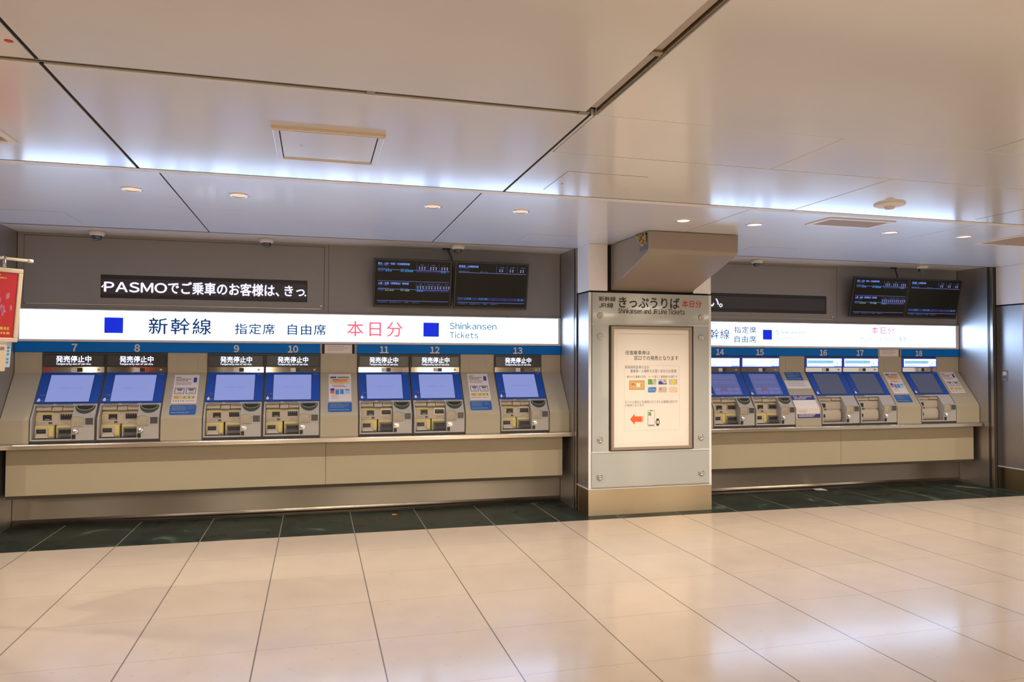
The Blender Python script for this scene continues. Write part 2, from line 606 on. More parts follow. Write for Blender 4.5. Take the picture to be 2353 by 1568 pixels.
# ------------------------------------------------------------------ the setting
ZN, ZF = 2.415, 2.528                     # hall ceiling, and the slightly higher ceiling before the machines
b = MB().box(-12, 16, -8, 6.27, -0.10, 0.0)
tag(b.build('floor', 'floor'), kind='structure')
b = MB().box(-12, 16, 6.27, 7.30, -0.10, 0.0)
tag(b.build('floor_marble_border', 'marble'), kind='structure')

b = MB()
T = 0.03


def slabs(x0, x1, y0, y1, z):
    b.box(x0, x1, y0, y1, z, z + T)


for x0, x1 in ((-12, -0.889), (-0.875, 1.010)):
    slabs(x0, x1, -8, 2.682, ZN)
for x0, x1 in ((-12, -0.889), (-0.875, 1.033)):
    slabs(x0, x1, 2.722, 4.094, ZN)
slabs(1.068, 2.970, -8, 2.7065, ZN)
slabs(2.978, 16, -8, 2.7065, ZN)
slabs(1.062, 2.2155, 2.7095, 3.245, ZN)
slabs(2.2185, 16, 2.7095, 3.245, ZN)
slabs(1.046, 1.0575, 2.72, 3.252, ZN)
slabs(1.046, 2.953, 3.252, 4.094, ZN)
slabs(2.959, 16, 3.252, 4.094, ZN)
tag(b.build('ceiling', 'ceiling', bevel=0.002), kind='structure')
b = MB()
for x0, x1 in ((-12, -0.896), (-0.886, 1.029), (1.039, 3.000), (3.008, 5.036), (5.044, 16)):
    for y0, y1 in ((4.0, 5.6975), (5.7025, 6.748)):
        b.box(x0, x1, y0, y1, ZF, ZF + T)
tag(b.build('ceiling_machine_bay', 'ceiling_signlit', bevel=0.0015), kind='structure')
b = MB().box(-12, 16, 4.108, 4.180, ZN, ZF + 0.01)
tag(b.build('trim_1', 'white_trim', bevel=0.004), kind='structure')
b = MB()
b.box(-12, 1.018, 2.690, 2.698, ZN + 0.004, ZN + 0.03)
b.box(-12, 1.018, 2.706, 2.713, ZN + 0.004, ZN + 0.03)
b.box(0.17, 0.20, 2.684, 2.720, ZN + 0.001, ZN + 0.02)
b.box(0.985, 1.03, 2.684, 2.712, ZN - 0.001, ZN + 0.02)
tag(b.build('trim_2', 'brass_rail'), kind='structure')
b = MB()
b.box(1.020, 1.048, -8, 2.66, ZN + 0.012, ZN + 0.03)
b.box(1.055, 1.0585, -8, 2.68, ZN + 0.004, ZN + 0.03, 1)
b.box(1.016, 1.064, 2.105, 2.135, ZN + 0.004, ZN + 0.02, 1)
tag(b.build('trim_3', ['trough', 'brass_rail']), kind='structure')
b = MB().box(-12, 16, -8, 4.10, ZN + 0.05, ZN + 0.07).box(-12, 16, 3.99, 6.75, ZF + 0.05, ZF + 0.07)
for x0, x1, y0, y1 in ((-0.8885, -0.8755, -8, 2.68), (-0.8885, -0.8755, 2.724, 4.097), (1.0335, 1.0465, 2.724, 4.097), (2.9695, 2.9785, -8, 2.706), (2.9525, 2.9595, 3.253, 4.097)):
    b.box(x0, x1, y0, y1, ZN + 0.004, ZN + 0.052)
b.box(1.047, 16, 3.2445, 3.2525, ZN + 0.003, ZN + 0.052).box(-12, 16, 4.0945, 4.1075, ZN + 0.001, ZN + 0.052)
for x in (-0.891, 1.034, 3.004, 5.040):
    b.box(x - 0.0055, x + 0.0055, 4.19, 6.747, ZF + 0.003, ZF + 0.052)
b.box(-12, 16, 5.6972, 5.7028, ZF + 0.003, ZF + 0.0495)
tag(b.build('ceiling_backing', 'gap'), kind='structure')
b = MB()
b.box(-12, 16, 6.752, 6.765, ZF - 0.002, ZF + 0.03, 1)
b.box(-12, 16, 6.769, 6.781, ZF - 0.001, ZF + 0.03, 1)
b.box(-12, 16, 6.785, 7.25, ZF + 0.004, ZF + 0.03)
tag(b.build('ceiling_soffit', ['soffit', 'brass_rail']), kind='structure')

BAYS = ((-2.49, 2.435), (3.74, 7.49))
b = MB()
for (x0, x1), cuts in zip(BAYS, ((0.114,), (5.785,))):
    xs = [x0] + list(cuts) + [x1]
    for a, c in zip(xs, xs[1:]):
        b.box(a + 0.0018, c - 0.0018, 7.212, 7.24, 1.872, ZF + 0.01)
    b.box(x0, x1, 7.222, 7.28, 0.0, ZF + 0.02, 1)
tag(b.build('wall_back', ['grey_wall', 'grey_line']), kind='structure')
b = MB()
for x0, x1 in BAYS:
    b.box(x0 + 0.001, x1 - 0.001, 7.208, 7.2215, 0.0, 0.60)
tag(b.build('baseboard_back', 'steel_x'), kind='structure')
for x0, x1 in BAYS:
    cove = [(7.2078, 0.052)] + [(7.157 + 0.05 * math.cos(math.radians(d)), 0.051 - 0.05 * math.sin(math.radians(d))) for d in range(0, 91, 9)] + [(7.156, 0.0002), (7.2078, 0.0002)]
    o = MB().prism(cove, x0 + 0.002, x1 - 0.002).build('baseboard_cove', 'steel_edge')
    tag(o, kind='structure')
    for p in o.data.polygons:
        p.use_smooth = abs(p.normal.x) < 0.5 and p.normal.y < 0.2

for nm, x0, x1, jx0, jx1 in (('wall_left', -2.60, -2.492, -2.53, -2.494), ('wall_right_of_first_bay', 2.437, 2.56, 2.439, 2.448),
                             ('wall_left_of_second_bay', 3.62, 3.738, 3.70, 3.736), ('wall_right', 7.492, 7.75, 7.494, 7.60)):
    b = MB().box(x0, x1, 6.80, 7.30, 0, ZF)
    b.box(jx0, jx1, 6.765, 6.7995, 0, ZF, 1)
    if 'right' in nm:
        b.box(jx0, jx0 + 0.004, 6.735, 6.765, 0, ZF, 2)
    tag(b.build(nm, ['steel_y', 'steel_dark', 'steel_plain']), kind='structure')


def pillar(x0, x1, label, beam=True):
    cx = (x0 + x1) / 2
    t = thing('pillar', label, 'pillar', (cx, 6.6, 0))
    b = MB()
    b.box(x0 + 0.003, x1 - 0.003, 6.437, 6.76, 0.25, 2.075)
    b.build('steel_cladding', 'steel_y', t)
    b = MB().box(x0, x1, 6.430, 6.76, 0.0, 0.238)
    b.build('plinth', 'plinth', t)
    b = MB().box(x0 - 0.001, x1 + 0.001, 6.427, 6.76, 0.239, 0.249)
    b.build('plinth_cap', 'white_trim', t)
    b = MB().box(x0 + 0.02, x1 - 0.02, 6.45, 6.76, 2.076, 2.0905).box(x0 + 0.19, x1 - 0.19, 6.448, 6.70, 2.0905, ZF)
    b.build('shadow_gap', 'gap', t)
    for a, c in ((x0, x0 + 0.19), (x1 - 0.19, x1)):
        MB().box(a, c, 6.432, 6.76, 2.091, ZF).build('white_casing', 'column_white', t, bevel=0.003)
    if not beam:
        MB().box(x0 + 0.191, x1 - 0.191, 6.432, 6.447, 2.091, ZF).build('white_casing', 'column_white', t)
        G = wall(6.437)
        for z0, z1 in ((0.262, 0.580), (0.592, 1.772), (1.782, 2.070)):
            MB().rect(G, x0 + 0.031, x1 - 0.031, z0, z1, 0.0005, 0.010).build('glass_panel', 'glass_white', t, bevel=0.0015)
        for z in (0.36, 0.704, 1.661, 1.857):
            for x in (x0 + 0.107, x1 - 0.107):
                MB().lathe(G, [(0.029, 0.010), (0.029, 0.017), (0.024, 0.022), (0.007, 0.020), (0, 0.024)], 20, 0, x, z).build('standoff_bolt', 'steel_plain', t)
    b = MB()
    b.box(x0, x0 + 0.028, 6.428, 6.436, 0.25, 2.075).box(x1 - 0.028, x1, 6.428, 6.436, 0.25, 2.075)
    b.build('edge_strip', 'white_trim', t, bevel=0.002)
    return t


tag(pillar(2.45, 3.72, 'square steel clad pillar between the two ticket machine bays'), kind='structure')
tag(pillar(7.575, 8.85, 'steel clad pillar cut off by the right picture edge', False), kind='structure')
tag(pillar(-3.80, -2.535, 'steel clad pillar just beyond the left bay end', False), kind='structure')

# small switch plate on the right pillar's flank
t = thing('switch_plate', 'small metal switch plate on the flank of the right pillar', 'switch', (7.5765, 6.66, 1.22))
fl = Frame((7.5775, 0, 0), (0, -1, 0), (0, 0, 1))
MB().rect(fl, -6.70, -6.62, 1.22, 1.34, 0.0, 0.004).build('plate', 'switch_face', t, bevel=0.001)
MB().rect(fl, -6.682, -6.638, 1.285, 1.325, 0.004, 0.008).build('rocker', 'white_plastic', t)
MB().rect(fl, -6.675, -6.645, 1.23, 1.236, 0.004, 0.005).build('marking', 'white_plastic', t)

# far side of the hall; glow panels, piers and slabs added for steel streaks
M['hall_wall'] = P('hall_wall', (0.30, 0.24, 0.19), 0.5)
M['hall_dark'] = P('added_pier_dark', (0.05, 0.042, 0.038), 0.4)
M['hall_red'] = P('added_slab_red', (0.50, 0.04, 0.03), 0.5)
M['streak_glow'] = emission('added_streak_glow', (1.0, 0.84, 0.58), 7.0)  # emission of the added streak panels
tag(MB().box(-12, 16, -8.2, -8.0, 0, 2.8).build('wall_hall', 'hall_wall'), kind='structure')
for i, (x0, x1) in enumerate(((-6.0, -5.5), (-1.9, -1.3), (1.2, 1.9), (3.1, 4.0), (4.6, 5.2), (8.0, 8.5), (9.2, 9.8))):  # unseen glowing panels added to streak the steel's reflections
    tag(MB().box(x0, x1, -7.98, -7.9, 0.3, 2.3).build('streak_panel_%d' % (i + 1), 'streak_glow'), kind='structure')
for i, (x0, x1) in enumerate(((-5.2, -4.3), (-3.2, -2.3), (-0.5, 0.7), (6.2, 7.4))):  # unseen dark piers added to cut dark bands into the reflections
    tag(MB().box(x0, x1, -6.4, -5.6, 0, 2.41).build('added_dark_pier', 'hall_dark'), kind='structure')
for x0, x1 in ((-4.3, -3.95), (-6.45, -6.1)):  # unseen red slabs added for red streaks in the steel
    tag(MB().box(x0, x1, -5.5, -5.45, 0.0, 1.9).build('added_red_slab', 'hall_red'), kind='structure')

# ------------------------------------------------------------------ sloped beam box over the middle pillar
t = thing('beam_cover', 'tan boxed beam end sloping down onto the middle pillar, torn corner', 'beam', (3.095, 6.0, 2.10))
prof = [(6.445, 2.098), (5.66, 2.345), (5.625, 2.375), (5.62, ZF - 0.004), (6.445, ZF - 0.004)]
MB().prism(prof, 2.677, 3.515).build('box', 'haunch', t, bevel=0.004)
left = Frame((2.677, 0, 0), (0, -1, 0), (0, 0, 1))       # u = -Y
b = MB()
rg = random.Random(11)
for k in range(46):
    yy = 5.665 + 0.19 * rg.random()
    hgt = 0.135 * (1 - abs((yy - 5.73) / 0.13)) if yy < 5.86 else 0.03
    zz = ZF - 0.012 - max(0.0, hgt) * rg.random()
    r = rg.uniform(0.007, 0.017)
    cx, cy, cz = 2.6745 - rg.uniform(0, 0.005), yy, zz
    prof_ = [(0, r), (r * 0.72, r * 0.62), (r, 0), (r * 0.7, -r * 0.6), (0, -r)]
    b.lathe(Frame((cx, cy, cz), (1, 0, 0), (0, 1, 0)), prof_, 7)
b.build('exposed_foam', 'foam', t)
MB().rect(left, -5.80, -5.645, 2.372, 2.48, 0.0, 0.002).build('repair_patch', 'scuff', t)
MB().rect(left, -5.735, -5.655, 2.44, 2.515, 0.002, 0.003).build('torn_hole', 'gap', t)

# ------------------------------------------------------------------ sign board and poster case on the middle pillar
FC = wall(6.428)
t = thing('sign_board', 'pale glass sign board covering the front of the middle pillar', 'sign', (3.085, 6.428, 0.25))
for nm, a in (('top_glass', (2.481, 3.688, 1.782, 2.070)), ('left_glass', (2.481, 2.646, 0.592, 1.772)), ('right_glass', (3.522, 3.688, 0.592, 1.772)), ('bottom_glass', (2.478, 3.688, 0.262, 0.580))):
    MB().rect(FC, *a, 0.002, 0.012).build(nm, 'glass_white', t, bevel=0.0015)
MB().rect(FC, 2.479, 3.690, 0.581, 0.591, 0.002, 0.016).rect(FC, 2.479, 3.690, 1.773, 1.781, 0.002, 0.010).build('joint_strip', 'white_trim', t)
for x, z in ((2.558, 1.856), (3.603, 1.858), (2.558, 1.662), (3.603, 1.661), (2.557, 0.704), (3.600, 0.704), (2.556, 0.359), (3.601, 0.362)):
    MB().lathe(FC, [(0.029, 0.0125), (0.029, 0.019), (0.024, 0.024), (0.017, 0.024), (0.016, 0.021), (0.007, 0.021), (0.006, 0.026), (0, 0.026)], 24, 0, x, z).build('standoff_bolt', 'steel_plain', t)
D = 0.0126
for st, u0, u1, v0, v1, mat, bo in (('新幹線', 2.546, 2.714, 1.992, 2.037, 'ink', 0.022), ('JR線', 2.546, 2.692, 1.931, 1.978, 'ink', 0.022), ('きっぷうりば', 2.748, 3.372, 1.938, 2.038, 'ink', 0.026),
                                    ('Shinkansen and JR Line Tickets', 2.739, 3.430, 1.882, 1.932, 'ink', 0.022), ('本日分', 3.401, 3.609, 1.953, 2.019, 'ink_red', 0.022)):
    MB().text(FC, st, u0, u1, v0, v1, D, 0, bo).build('lettering', mat, t)

t = thing('poster_case', 'taupe framed poster case on the middle pillar with a cream notice', 'poster case', (3.083, 6.426, 0.593))
MB().ring(FC, 2.660, 3.505, 0.595, 1.767, 0.007, 0.003, 0.022).build('outer_edge', 'casing', t)
MB().ring(FC, 2.667, 3.498, 0.602, 1.760, 0.026, 0.003, 0.026).build('frame', 'frame_taupe', t, bevel=0.002)
MB().rect(FC, 2.693, 3.472, 0.628, 1.734, 0.003, 0.012).build('backing_sheet', 'poster_paper', t)
MB().lathe(FC, [(0.006, 0.026), (0.006, 0.029), (0, 0.029)], 12, 0, 2.680, 1.17).build('lock', 'chrome', t)
D = 0.0126
b = MB()
b.rect(FC, 2.729, 3.440, 1.690, 1.692, 0.012, D, 1)
b.ring(FC, 2.802, 3.371, 0.779, 1.394, 0.0015, 0.012, D, 1)
b.ring(FC, 2.729, 3.440, 0.655, 1.692, 0.001, 0.012, D, 1)
D = 0.0128
b.text(FC, '往復乗車券は', 2.812, 3.063, 1.493, 1.533, D, 0, 0.004)
b.text(FC, '窓口での発売となります', 2.900, 3.360, 1.442, 1.485, D, 0, 0.004)
b.text(FC, '新幹線特急券のほか', 2.809, 3.057, 1.361, 1.391, D, 2)
b.text(FC, '乗車券・入場券', 2.863, 3.055, 1.324, 1.356, D, 3, 0.004)
b.text(FC, 'をお買い求めのお客様', 3.060, 3.340, 1.324, 1.356, D, 2)
b.text(FC, '使われた電車の切符、カード型ＩＣ乗車券が必要です', 2.827, 3.349, 1.274, 1.298, D, 2)
b.text(FC, 'モバイル型などを使用されてきたお客様は窓口で', 2.809, 3.350, 1.034, 1.062, D, 2)
b.text(FC, 'の発売となります', 2.809, 3.003, 1.006, 1.029, D, 2)
b.build('lettering', ['ink', 'poster_rule', 'ink_grey', 'ink_blue'], t)
d0, d1, d2, d3 = 0.012, 0.0128, 0.0134, 0.0140
b = MB()
b.rect(FC, 2.852, 3.008, 1.163, 1.251, d0, d1, 0)
b.ring(FC, 2.853, 3.007, 1.164, 1.250, 0.004, d1, d2, 1)
b.rect(FC, 2.925, 2.965, 1.188, 1.226, d1, d2, 2)
b.text(FC, '切符', 2.874, 2.902, 1.205, 1.226, d2, 3)
b.text(FC, '→', 2.906, 2.920, 1.203, 1.212, d2, 3, 0.02)
b.rect(FC, 2.968, 2.971, 1.195, 1.215, d1, d2, 3)
b.build('ticket_picture', ['ticket_tan', 'ticket_edge', 'poster_paper', 'ink'], t)
CM = ['card_grey', 'green', 'card_blue', 'orange', 'print_yellow', 'card_sky', 'card_cream', 'ink', 'white_plastic']


def card(x0, z0, base, deco):
    b = MB()
    b.poly(FC, rr(x0, x0 + 0.087, z0, z0 + 0.053, 0.004), d0, d1, base)
    deco(b, x0, z0)
    b.build('travel_card_picture', CM, t)


def deco_green(b, x, z):
    b.poly(FC, [(x + 0.002, z + 0.002), (x + 0.052, z + 0.002), (x + 0.036, z + 0.051), (x + 0.002, z + 0.051)], d1, d2, 1)
    b.rect(FC, x + 0.07, x + 0.08, z + 0.042, z + 0.047, d1, d2, 7)


def deco_wave(b, x, z):
    top = [(x + 0.002 + 0.083 * i / 12, z + 0.021 + 0.013 * math.sin(0.5 + i / 12 * 5.6)) for i in range(13)]
    b.poly(FC, [(x + 0.002, z + 0.002)] + [(x + 0.085, z + 0.002)] + top[::-1], d1, d2, 2)
    b.poly(FC, disc(x + 0.068, z + 0.036, 0.008), d1, d2 - 0.0002, 3)


def deco_sun(b, x, z):
    b.poly(FC, disc(x + 0.042, z + 0.027, 0.021), d1, d2, 4)
    b.rect(FC, x + 0.074, x + 0.082, z + 0.044, z + 0.047, d1, d2, 7)
    b.rect(FC, x + 0.078, x + 0.084, z + 0.014, z + 0.018, d1, d2, 3)


def deco_sky(b, x, z):
    b.poly(FC, [(x + 0.002, z + 0.002), (x + 0.066, z + 0.002), (x + 0.085, z + 0.018), (x + 0.085, z + 0.051), (x + 0.018, z + 0.051), (x + 0.002, z + 0.036)], d1, d2, 5)
    b.text(FC, 'IC Card', x + 0.014, x + 0.073, z + 0.018, z + 0.034, d2 + 0.0003, 8, 0.01)


def deco_red(b, x, z):
    b.rect(FC, x + 0.008, x + 0.034, z + 0.034, z + 0.041, d1, d2, 3)
    b.rect(FC, x + 0.008, x + 0.034, z + 0.021, z + 0.028, d1, d2, 3)


def deco_cream(b, x, z):
    b.rect(FC, x + 0.072, x + 0.082, z + 0.006, z + 0.010, d1, d2, 3)


for x0, z0, base, de in ((3.043, 1.211, 0, deco_green), (3.151, 1.211, 0, deco_wave), (3.262, 1.210, 0, deco_sun), (3.043, 1.136, 0, deco_sky), (3.152, 1.136, 0, deco_red), (3.262, 1.135, 6, deco_cream)):
    card(x0, z0, base, de)
b = MB()
b.poly(FC, [(2.860, 0.887), (2.908, 0.939), (2.908, 0.913), (2.979, 0.913), (2.979, 0.861), (2.908, 0.861), (2.908, 0.835)], d0, d1)
b.rect(FC, 2.983, 2.989, 0.861, 0.913, d0, d1).rect(FC, 2.993, 2.996, 0.861, 0.913, d0, d1)
b.build('arrow_picture', 'orange', t)
b = MB()
b.poly(FC, rr(3.041, 3.113, 0.817, 0.969, 0.010), d0, d1, 0)
b.poly(FC, rr(3.044, 3.110, 0.820, 0.966, 0.008), d1, d2, 1)
b.poly(FC, [(3.048, 0.918), (3.080, 0.918), (3.071, 0.952), (3.048, 0.952)], d2, d3, 2)
b.rect(FC, 3.062, 3.092, 0.960, 0.966, d2, d3, 0)
b.rect(FC, 3.048, 3.106, 0.824, 0.832, d2, d3, 3)
b.build('phone_picture', ['purple', 'poster_paper', 'green', 'purple'], t)
b = MB()
b.poly(FC, rr(3.124, 3.163, 0.834, 0.876, 0.010), d0, d1, 0)
b.rect(FC, 3.131, 3.156, 0.821, 0.889, d0, d1 - 0.0002, 0)
b.rect(FC, 3.131, 3.156, 0.842, 0.868, d1, d2, 1)
b.poly(FC, [(3.135, 0.848), (3.147, 0.848), (3.144, 0.862), (3.135, 0.862)], d2, d3, 2)
b.build('watch_picture', ['ink', 'poster_paper', 'green'], t)

# ------------------------------------------------------------------ consoles: cream surround, ledge, apron
PROF = [(7.20, 1.493), (7.20, 1.316), (6.925, 0.944), (6.917, 0.930), (6.915, 0.915), (6.915, 0.737), (7.205, 0.737), (7.205, 1.493)]


def surround(x0, x1, label, hatch=True):
    t = thing('console_fascia', label, 'console fascia', ((x0 + x1) / 2, 7.0, 0.737), 'cream console panels around the ticket machines')
    MB().prism(PROF, x0, x1).build('panel', 'cream', t)
    if hatch:
        cx = (x0 + x1) / 2
        w = min(0.084, (x1 - x0) / 2 - 0.03)
        F = wall(7.20)
        MB().rect(F, cx - w - 0.002, cx + w + 0.002, 1.327, 1.467, 0, 0.0006).build('access_cover_joint', 'cream_line', t)
        MB().poly(F, rr(cx - w, cx + w, 1.329, 1.465, 0.006), 0.0006, 0.0016).build('access_cover', 'cream', t)
    return t


surround(-2.489, -2.280, 'cream console panel left of ticket machine 7')
surround(-1.282, -0.951, 'cream console panel between ticket machines 8 and 9')
surround(0.0475, 0.385, 'cream console panel between ticket machines 10 and 11')
surround(1.391, 1.729, 'cream console panel between ticket machines 12 and 13')
surround(2.230, 2.434, 'cream console panel right of ticket machine 13')
surround(3.745, 4.022, 'cream console panel left of ticket machine 14 behind pillar', False)
surround(5.017, 5.341, 'cream console panel between ticket machines 15 and 16')
surround(6.337, 6.662, 'cream console panel between ticket machines 17 and 18')
surround(7.157, 7.488, 'cream console panel right of ticket machine 18', False)

for (x0, x1), cut, lab, lab2 in zip(BAYS, (0.10, 5.62), ('long stainless steel ledge of the left bay, under the out of service machines', 'stainless steel ledge of the right bay, running behind the pillar'),
                                    ('long cream apron below the steel ledge of the left bay', 'shorter cream apron below the steel ledge of the right bay')):
    prof = [(7.206, 0.7365)] + [(6.837 - 0.012 * math.sin(math.radians(d)), 0.7245 + 0.012 * math.cos(math.radians(d))) for d in range(0, 91, 10)] + [(6.825, 0.696), (6.827, 0.6925), (6.831, 0.691), (7.206, 0.691)]
    tag(MB().prism(prof, x0 + 0.001, x1 - 0.001).build('steel_ledge', 'steel_edge'), lab, 'ledge')
    t = thing('console_apron', lab2, 'apron', ((x0 + x1) / 2, 6.95, 0.27))
    xe = x1 - 0.06 if x1 < 3 else x1 - 0.05
    xs = x0 + 0.035
    for a, c in ((xs, cut - 0.0015), (cut + 0.0015, xe)):
        MB().prism([(6.955, 0.690), (6.955, 0.300), (7.0, 0.300), (7.0, 0.690)], a, c).build('front_panel', 'apron', t, bevel=0.001)
    MB().prism([(6.962, 0.298), (6.985, 0.268), (7.19, 0.268), (7.19, 0.298)], xs, xe).prism([(6.97, 0.30), (6.97, 0.68), (6.99, 0.68), (6.99, 0.30)], cut - 0.0014, cut + 0.0014).build('bottom_lip', 'lip_dark', t)

# ------------------------------------------------------------------ number bands and notices above the machines
F = wall(7.2)
for x0, x1, nums, lab in ((-2.488, 0.060, (('7', -2.030, 0.047), ('8', -1.532, 0.048), ('9', -0.701, 0.048), ('10', -0.203, 0.094)), 'long blue number band at the left end of the left bay, numbers 7 to 10'),
                          (0.361, 2.433, (('11', 0.640, 0.086), ('12', 1.132, 0.095), ('13', 1.977, 0.097)), 'blue number band at the right end of the left bay, numbers 11 to 13'),
                          (3.745, 6.339, (('14', 4.266, 0.096), ('15', 4.761, 0.097), ('16', 5.581, 0.096), ('17', 6.076, 0.096)), 'blue number band emerging from behind the pillar, numbers 14 to 17'),
                          (6.629, 7.487, (('18', 6.900, 0.098),), 'shortest blue number band at the far right, only number 18')):
    t = thing('number_band', lab, 'number band', ((x0 + x1) / 2, 7.19, 1.495))
    MB().rect(F, x0, x1, 1.4955, 1.583, -0.004, 0.012).build('band', 'band_blue', t)
    for s, cx, w in nums:
        MB().text(F, s, cx - w / 2 + 0.003, cx + w / 2 - 0.003, 1.503, 1.565, 0.0126, 0, 0.045).build('numeral', 'numeral', t)
    for xe in (x0, x1):
        if abs(xe - 0.06) < 0.01 or abs(xe - 0.361) < 0.01 or abs(xe - 6.339) < 0.01 or abs(xe - 6.629) < 0.01:
            s_ = -1 if xe == x1 else 1
            a, c = sorted((xe, xe + s_ * 0.018))
            MB().rect(F, a, c, 1.496, 1.5825, 0.012, 0.0135).build('end_cap', 'rib_grey', t)
for x0, x1, lab in ((0.083, 0.338, 'small white notice plate in the gap of the left bay number band'), (6.349, 6.619, 'small white notice plate in the gap of the right bay number band')):
    t = thing('notice_plate', lab, 'notice', ((x0 + x1) / 2, 7.195, 1.494))
    MB().rect(F, x0, x1, 1.4945, 1.580, -0.004, 0.006).build('plate', 'paper', t)
    b = MB().ring(F, x0 + 0.012, x1 - 0.012, 1.500, 1.574, 0.0015, 0.006, 0.0066)
    b.lines(F, x0 + 0.03, x1 - 0.03, 1.512, 1.566, 3, 0, 0.006, 0.0066, 0.28, 3)
    b.build('print', 'print_soft', t)

# ------------------------------------------------------------------ lightbox signs
F = wall(7.195)
t = thing('lightbox_sign', 'long white backlit sign of the left bay with two blue squares', 'lightbox sign', (-0.02, 7.20, 1.585))
MB().rect(F, -2.474, 2.434, 1.5855, 1.8715, -0.015, 0.008).build('housing', 'housing', t, bevel=0.002)
MB().rect(F, -2.452, 2.403, 1.608, 1.861, 0.008, 0.010).build('lit_face', 'sign_white', t)
D = 0.0108
for st, u0, u1, v0, v1, mat, bo, sp in (('新幹線', -1.441, -0.920, 1.660, 1.807, 'sign_navy', 0.016, 1.15), ('指定席', -0.717, -0.368, 1.668, 1.767, 'sign_navy', 0.018, 1.12),
                                        ('自由席', -0.252, 0.092, 1.667, 1.769, 'sign_navy', 0.018, 1.12), ('本日分', 0.289, 0.815, 1.660, 1.806, 'sign_pink', 0.018, 1.25),
                                        ('Shinkansen', 1.278, 1.752, 1.742, 1.809, 'sign_teal', 0.03, 1.15), ('Tickets', 1.279, 1.565, 1.653, 1.717, 'sign_teal', 0.03, 1.15)):
    MB().text(F, st, u0, u1, v0, v1, D, 0, bo, sp).build('lettering', mat, t)
for x0, x1 in ((-1.798, -1.647), (1.017, 1.172)):
    MB().rect(F, x0, x1, 1.664, 1.803, 0.010, D).build('blue_square', 'sign_blue', t)
t = thing('lightbox_sign', 'white backlit sign of the right bay, its left end behind the pillar', 'lightbox sign', (5.6, 7.20, 1.585))
MB().rect(F, 3.742, 7.487, 1.5855, 1.8715, -0.015, 0.008).build('housing', 'housing', t, bevel=0.002)
MB().rect(F, 3.760, 7.435, 1.608, 1.861, 0.008, 0.010).build('lit_face', 'sign_white', t)
for st, u0, u1, v0, v1, mat, bo, sp in (('新幹線', 4.010, 4.380, 1.676, 1.784, 'sign_navy', 0.014, 1.15), ('指定席', 4.441, 4.714, 1.743, 1.816, 'sign_navy', 0.022, 1.12),
                                        ('自由席', 4.444, 4.711, 1.640, 1.715, 'sign_navy', 0.022, 1.12), ('Shinkansen', 4.965, 5.338, 1.738, 1.788, 'sign_pale', 0.022, 1.15),
                                        ('Tickets', 4.966, 5.189, 1.668, 1.716, 'sign_pale', 0.022, 1.15), ('本日分', 6.233, 6.553, 1.759, 1.840, 'sign_magenta', 0.018, 1.25),
                                        ('クレジットカード専用', 6.065, 6.725, 1.667, 1.723, 'sign_pale', 0.020, 1.0)):
    MB().text(F, st, u0, u1, v0, v1, D, 0, bo, sp).build('lettering', mat, t)
MB().rect(F, 4.797, 4.914, 1.674, 1.786, 0.010, D).build('blue_square', 'sign_blue', t)

# ------------------------------------------------------------------ grey hatch panels with LED tickers
F = wall(7.212)
for x0, x1, lx0, lx1, lab in ((-2.437, 0.071, -1.836, -0.083, 'wide grey wall hatch around the LED ticker of the left bay'), (3.78, 5.749, 3.95, 5.639, 'wide grey wall hatch around the LED ticker of the right bay')):
    t = thing('wall_hatch', lab, 'wall hatch', ((x0 + x1) / 2, 7.21, 1.91))
    b = MB()
    b.rect(F, x0, x1, 1.918, 1.976, 0.0008, 0.005).rect(F, x0, x1, 2.182, 2.505, 0.0008, 0.005)
    b.rect(F, x0, lx0 - 0.003, 1.976, 2.182, 0.0008, 0.005).rect(F, lx1 + 0.003, x1, 1.976, 2.182, 0.0008, 0.005)
    b.build('door_panel', 'grey_wall', t)
    MB().rect(F, x0 - 0.004, x1 + 0.004, 1.914, 2.509, 0.0, 0.0008).build('joint', 'grey_line', t)
    MB().lathe(F, [(0.012, 0.005), (0.012, 0.009), (0.008, 0.011), (0, 0.011)], 16, 0, x1 - 0.026, 1.945).build('lock', 'steel_plain', t)
    MB().rect(F, x0 + 0.02, x1 - 0.02, 1.9135, 1.9175, 0.001, 0.012).build('bottom_lip', 'steel_plain', t)
F = wall(7.2105)
t = thing('led_ticker', 'black LED ticker with white scrolling text over the left bay', 'LED ticker', (-0.96, 7.21, 1.979))
MB().rect(F, -1.836, -0.083, 1.979, 2.179, 0, 0.004).build('panel', 'led_black', t)
MB().rect(F, -1.830, -0.089, 2.012, 2.146, 0.004, 0.005).build('dot_matrix', 'led_dim', t)
b = MB()
b.poly(F, [(-1.834, 2.072), (-1.816, 2.093), (-1.812, 2.090), (-1.822, 2.066)], 0.005, 0.0056)
b.text(F, 'PASMO', -1.808, -1.300, 2.032, 2.118, 0.0056, 0, 0.035, 1.12)
b.text(F, 'でご乗車のお客様は、', -1.288, -0.335, 2.024, 2.136, 0.0056, 0, 0.026)
b.text(F, 'きっ', -0.285, -0.106, 2.032, 2.128, 0.0056, 0, 0.026)
b.poly(F, disc(-0.098, 2.040, 0.008), 0.005, 0.0056)
b.build('lettering', 'led_text', t)
t = thing('led_ticker', 'black LED ticker over the right bay, text nearly scrolled out', 'LED ticker', (4.80, 7.21, 1.979))
MB().rect(F, 3.95, 5.639, 1.979, 2.179, 0, 0.004).build('panel', 'led_black', t)
MB().rect(F, 3.97, 5.619, 2.014, 2.144, 0.004, 0.005).build('dot_matrix', 'led_dim', t)
b = MB()
b.text(F, 'い', 4.145, 4.262, 2.034, 2.122, 0.0056, 0, 0.026)
b.poly(F, disc(4.288, 2.046, 0.021), 0.005, 0.0054).poly(F, disc(4.288, 2.046, 0.010), 0.0054, 0.0060, 1)
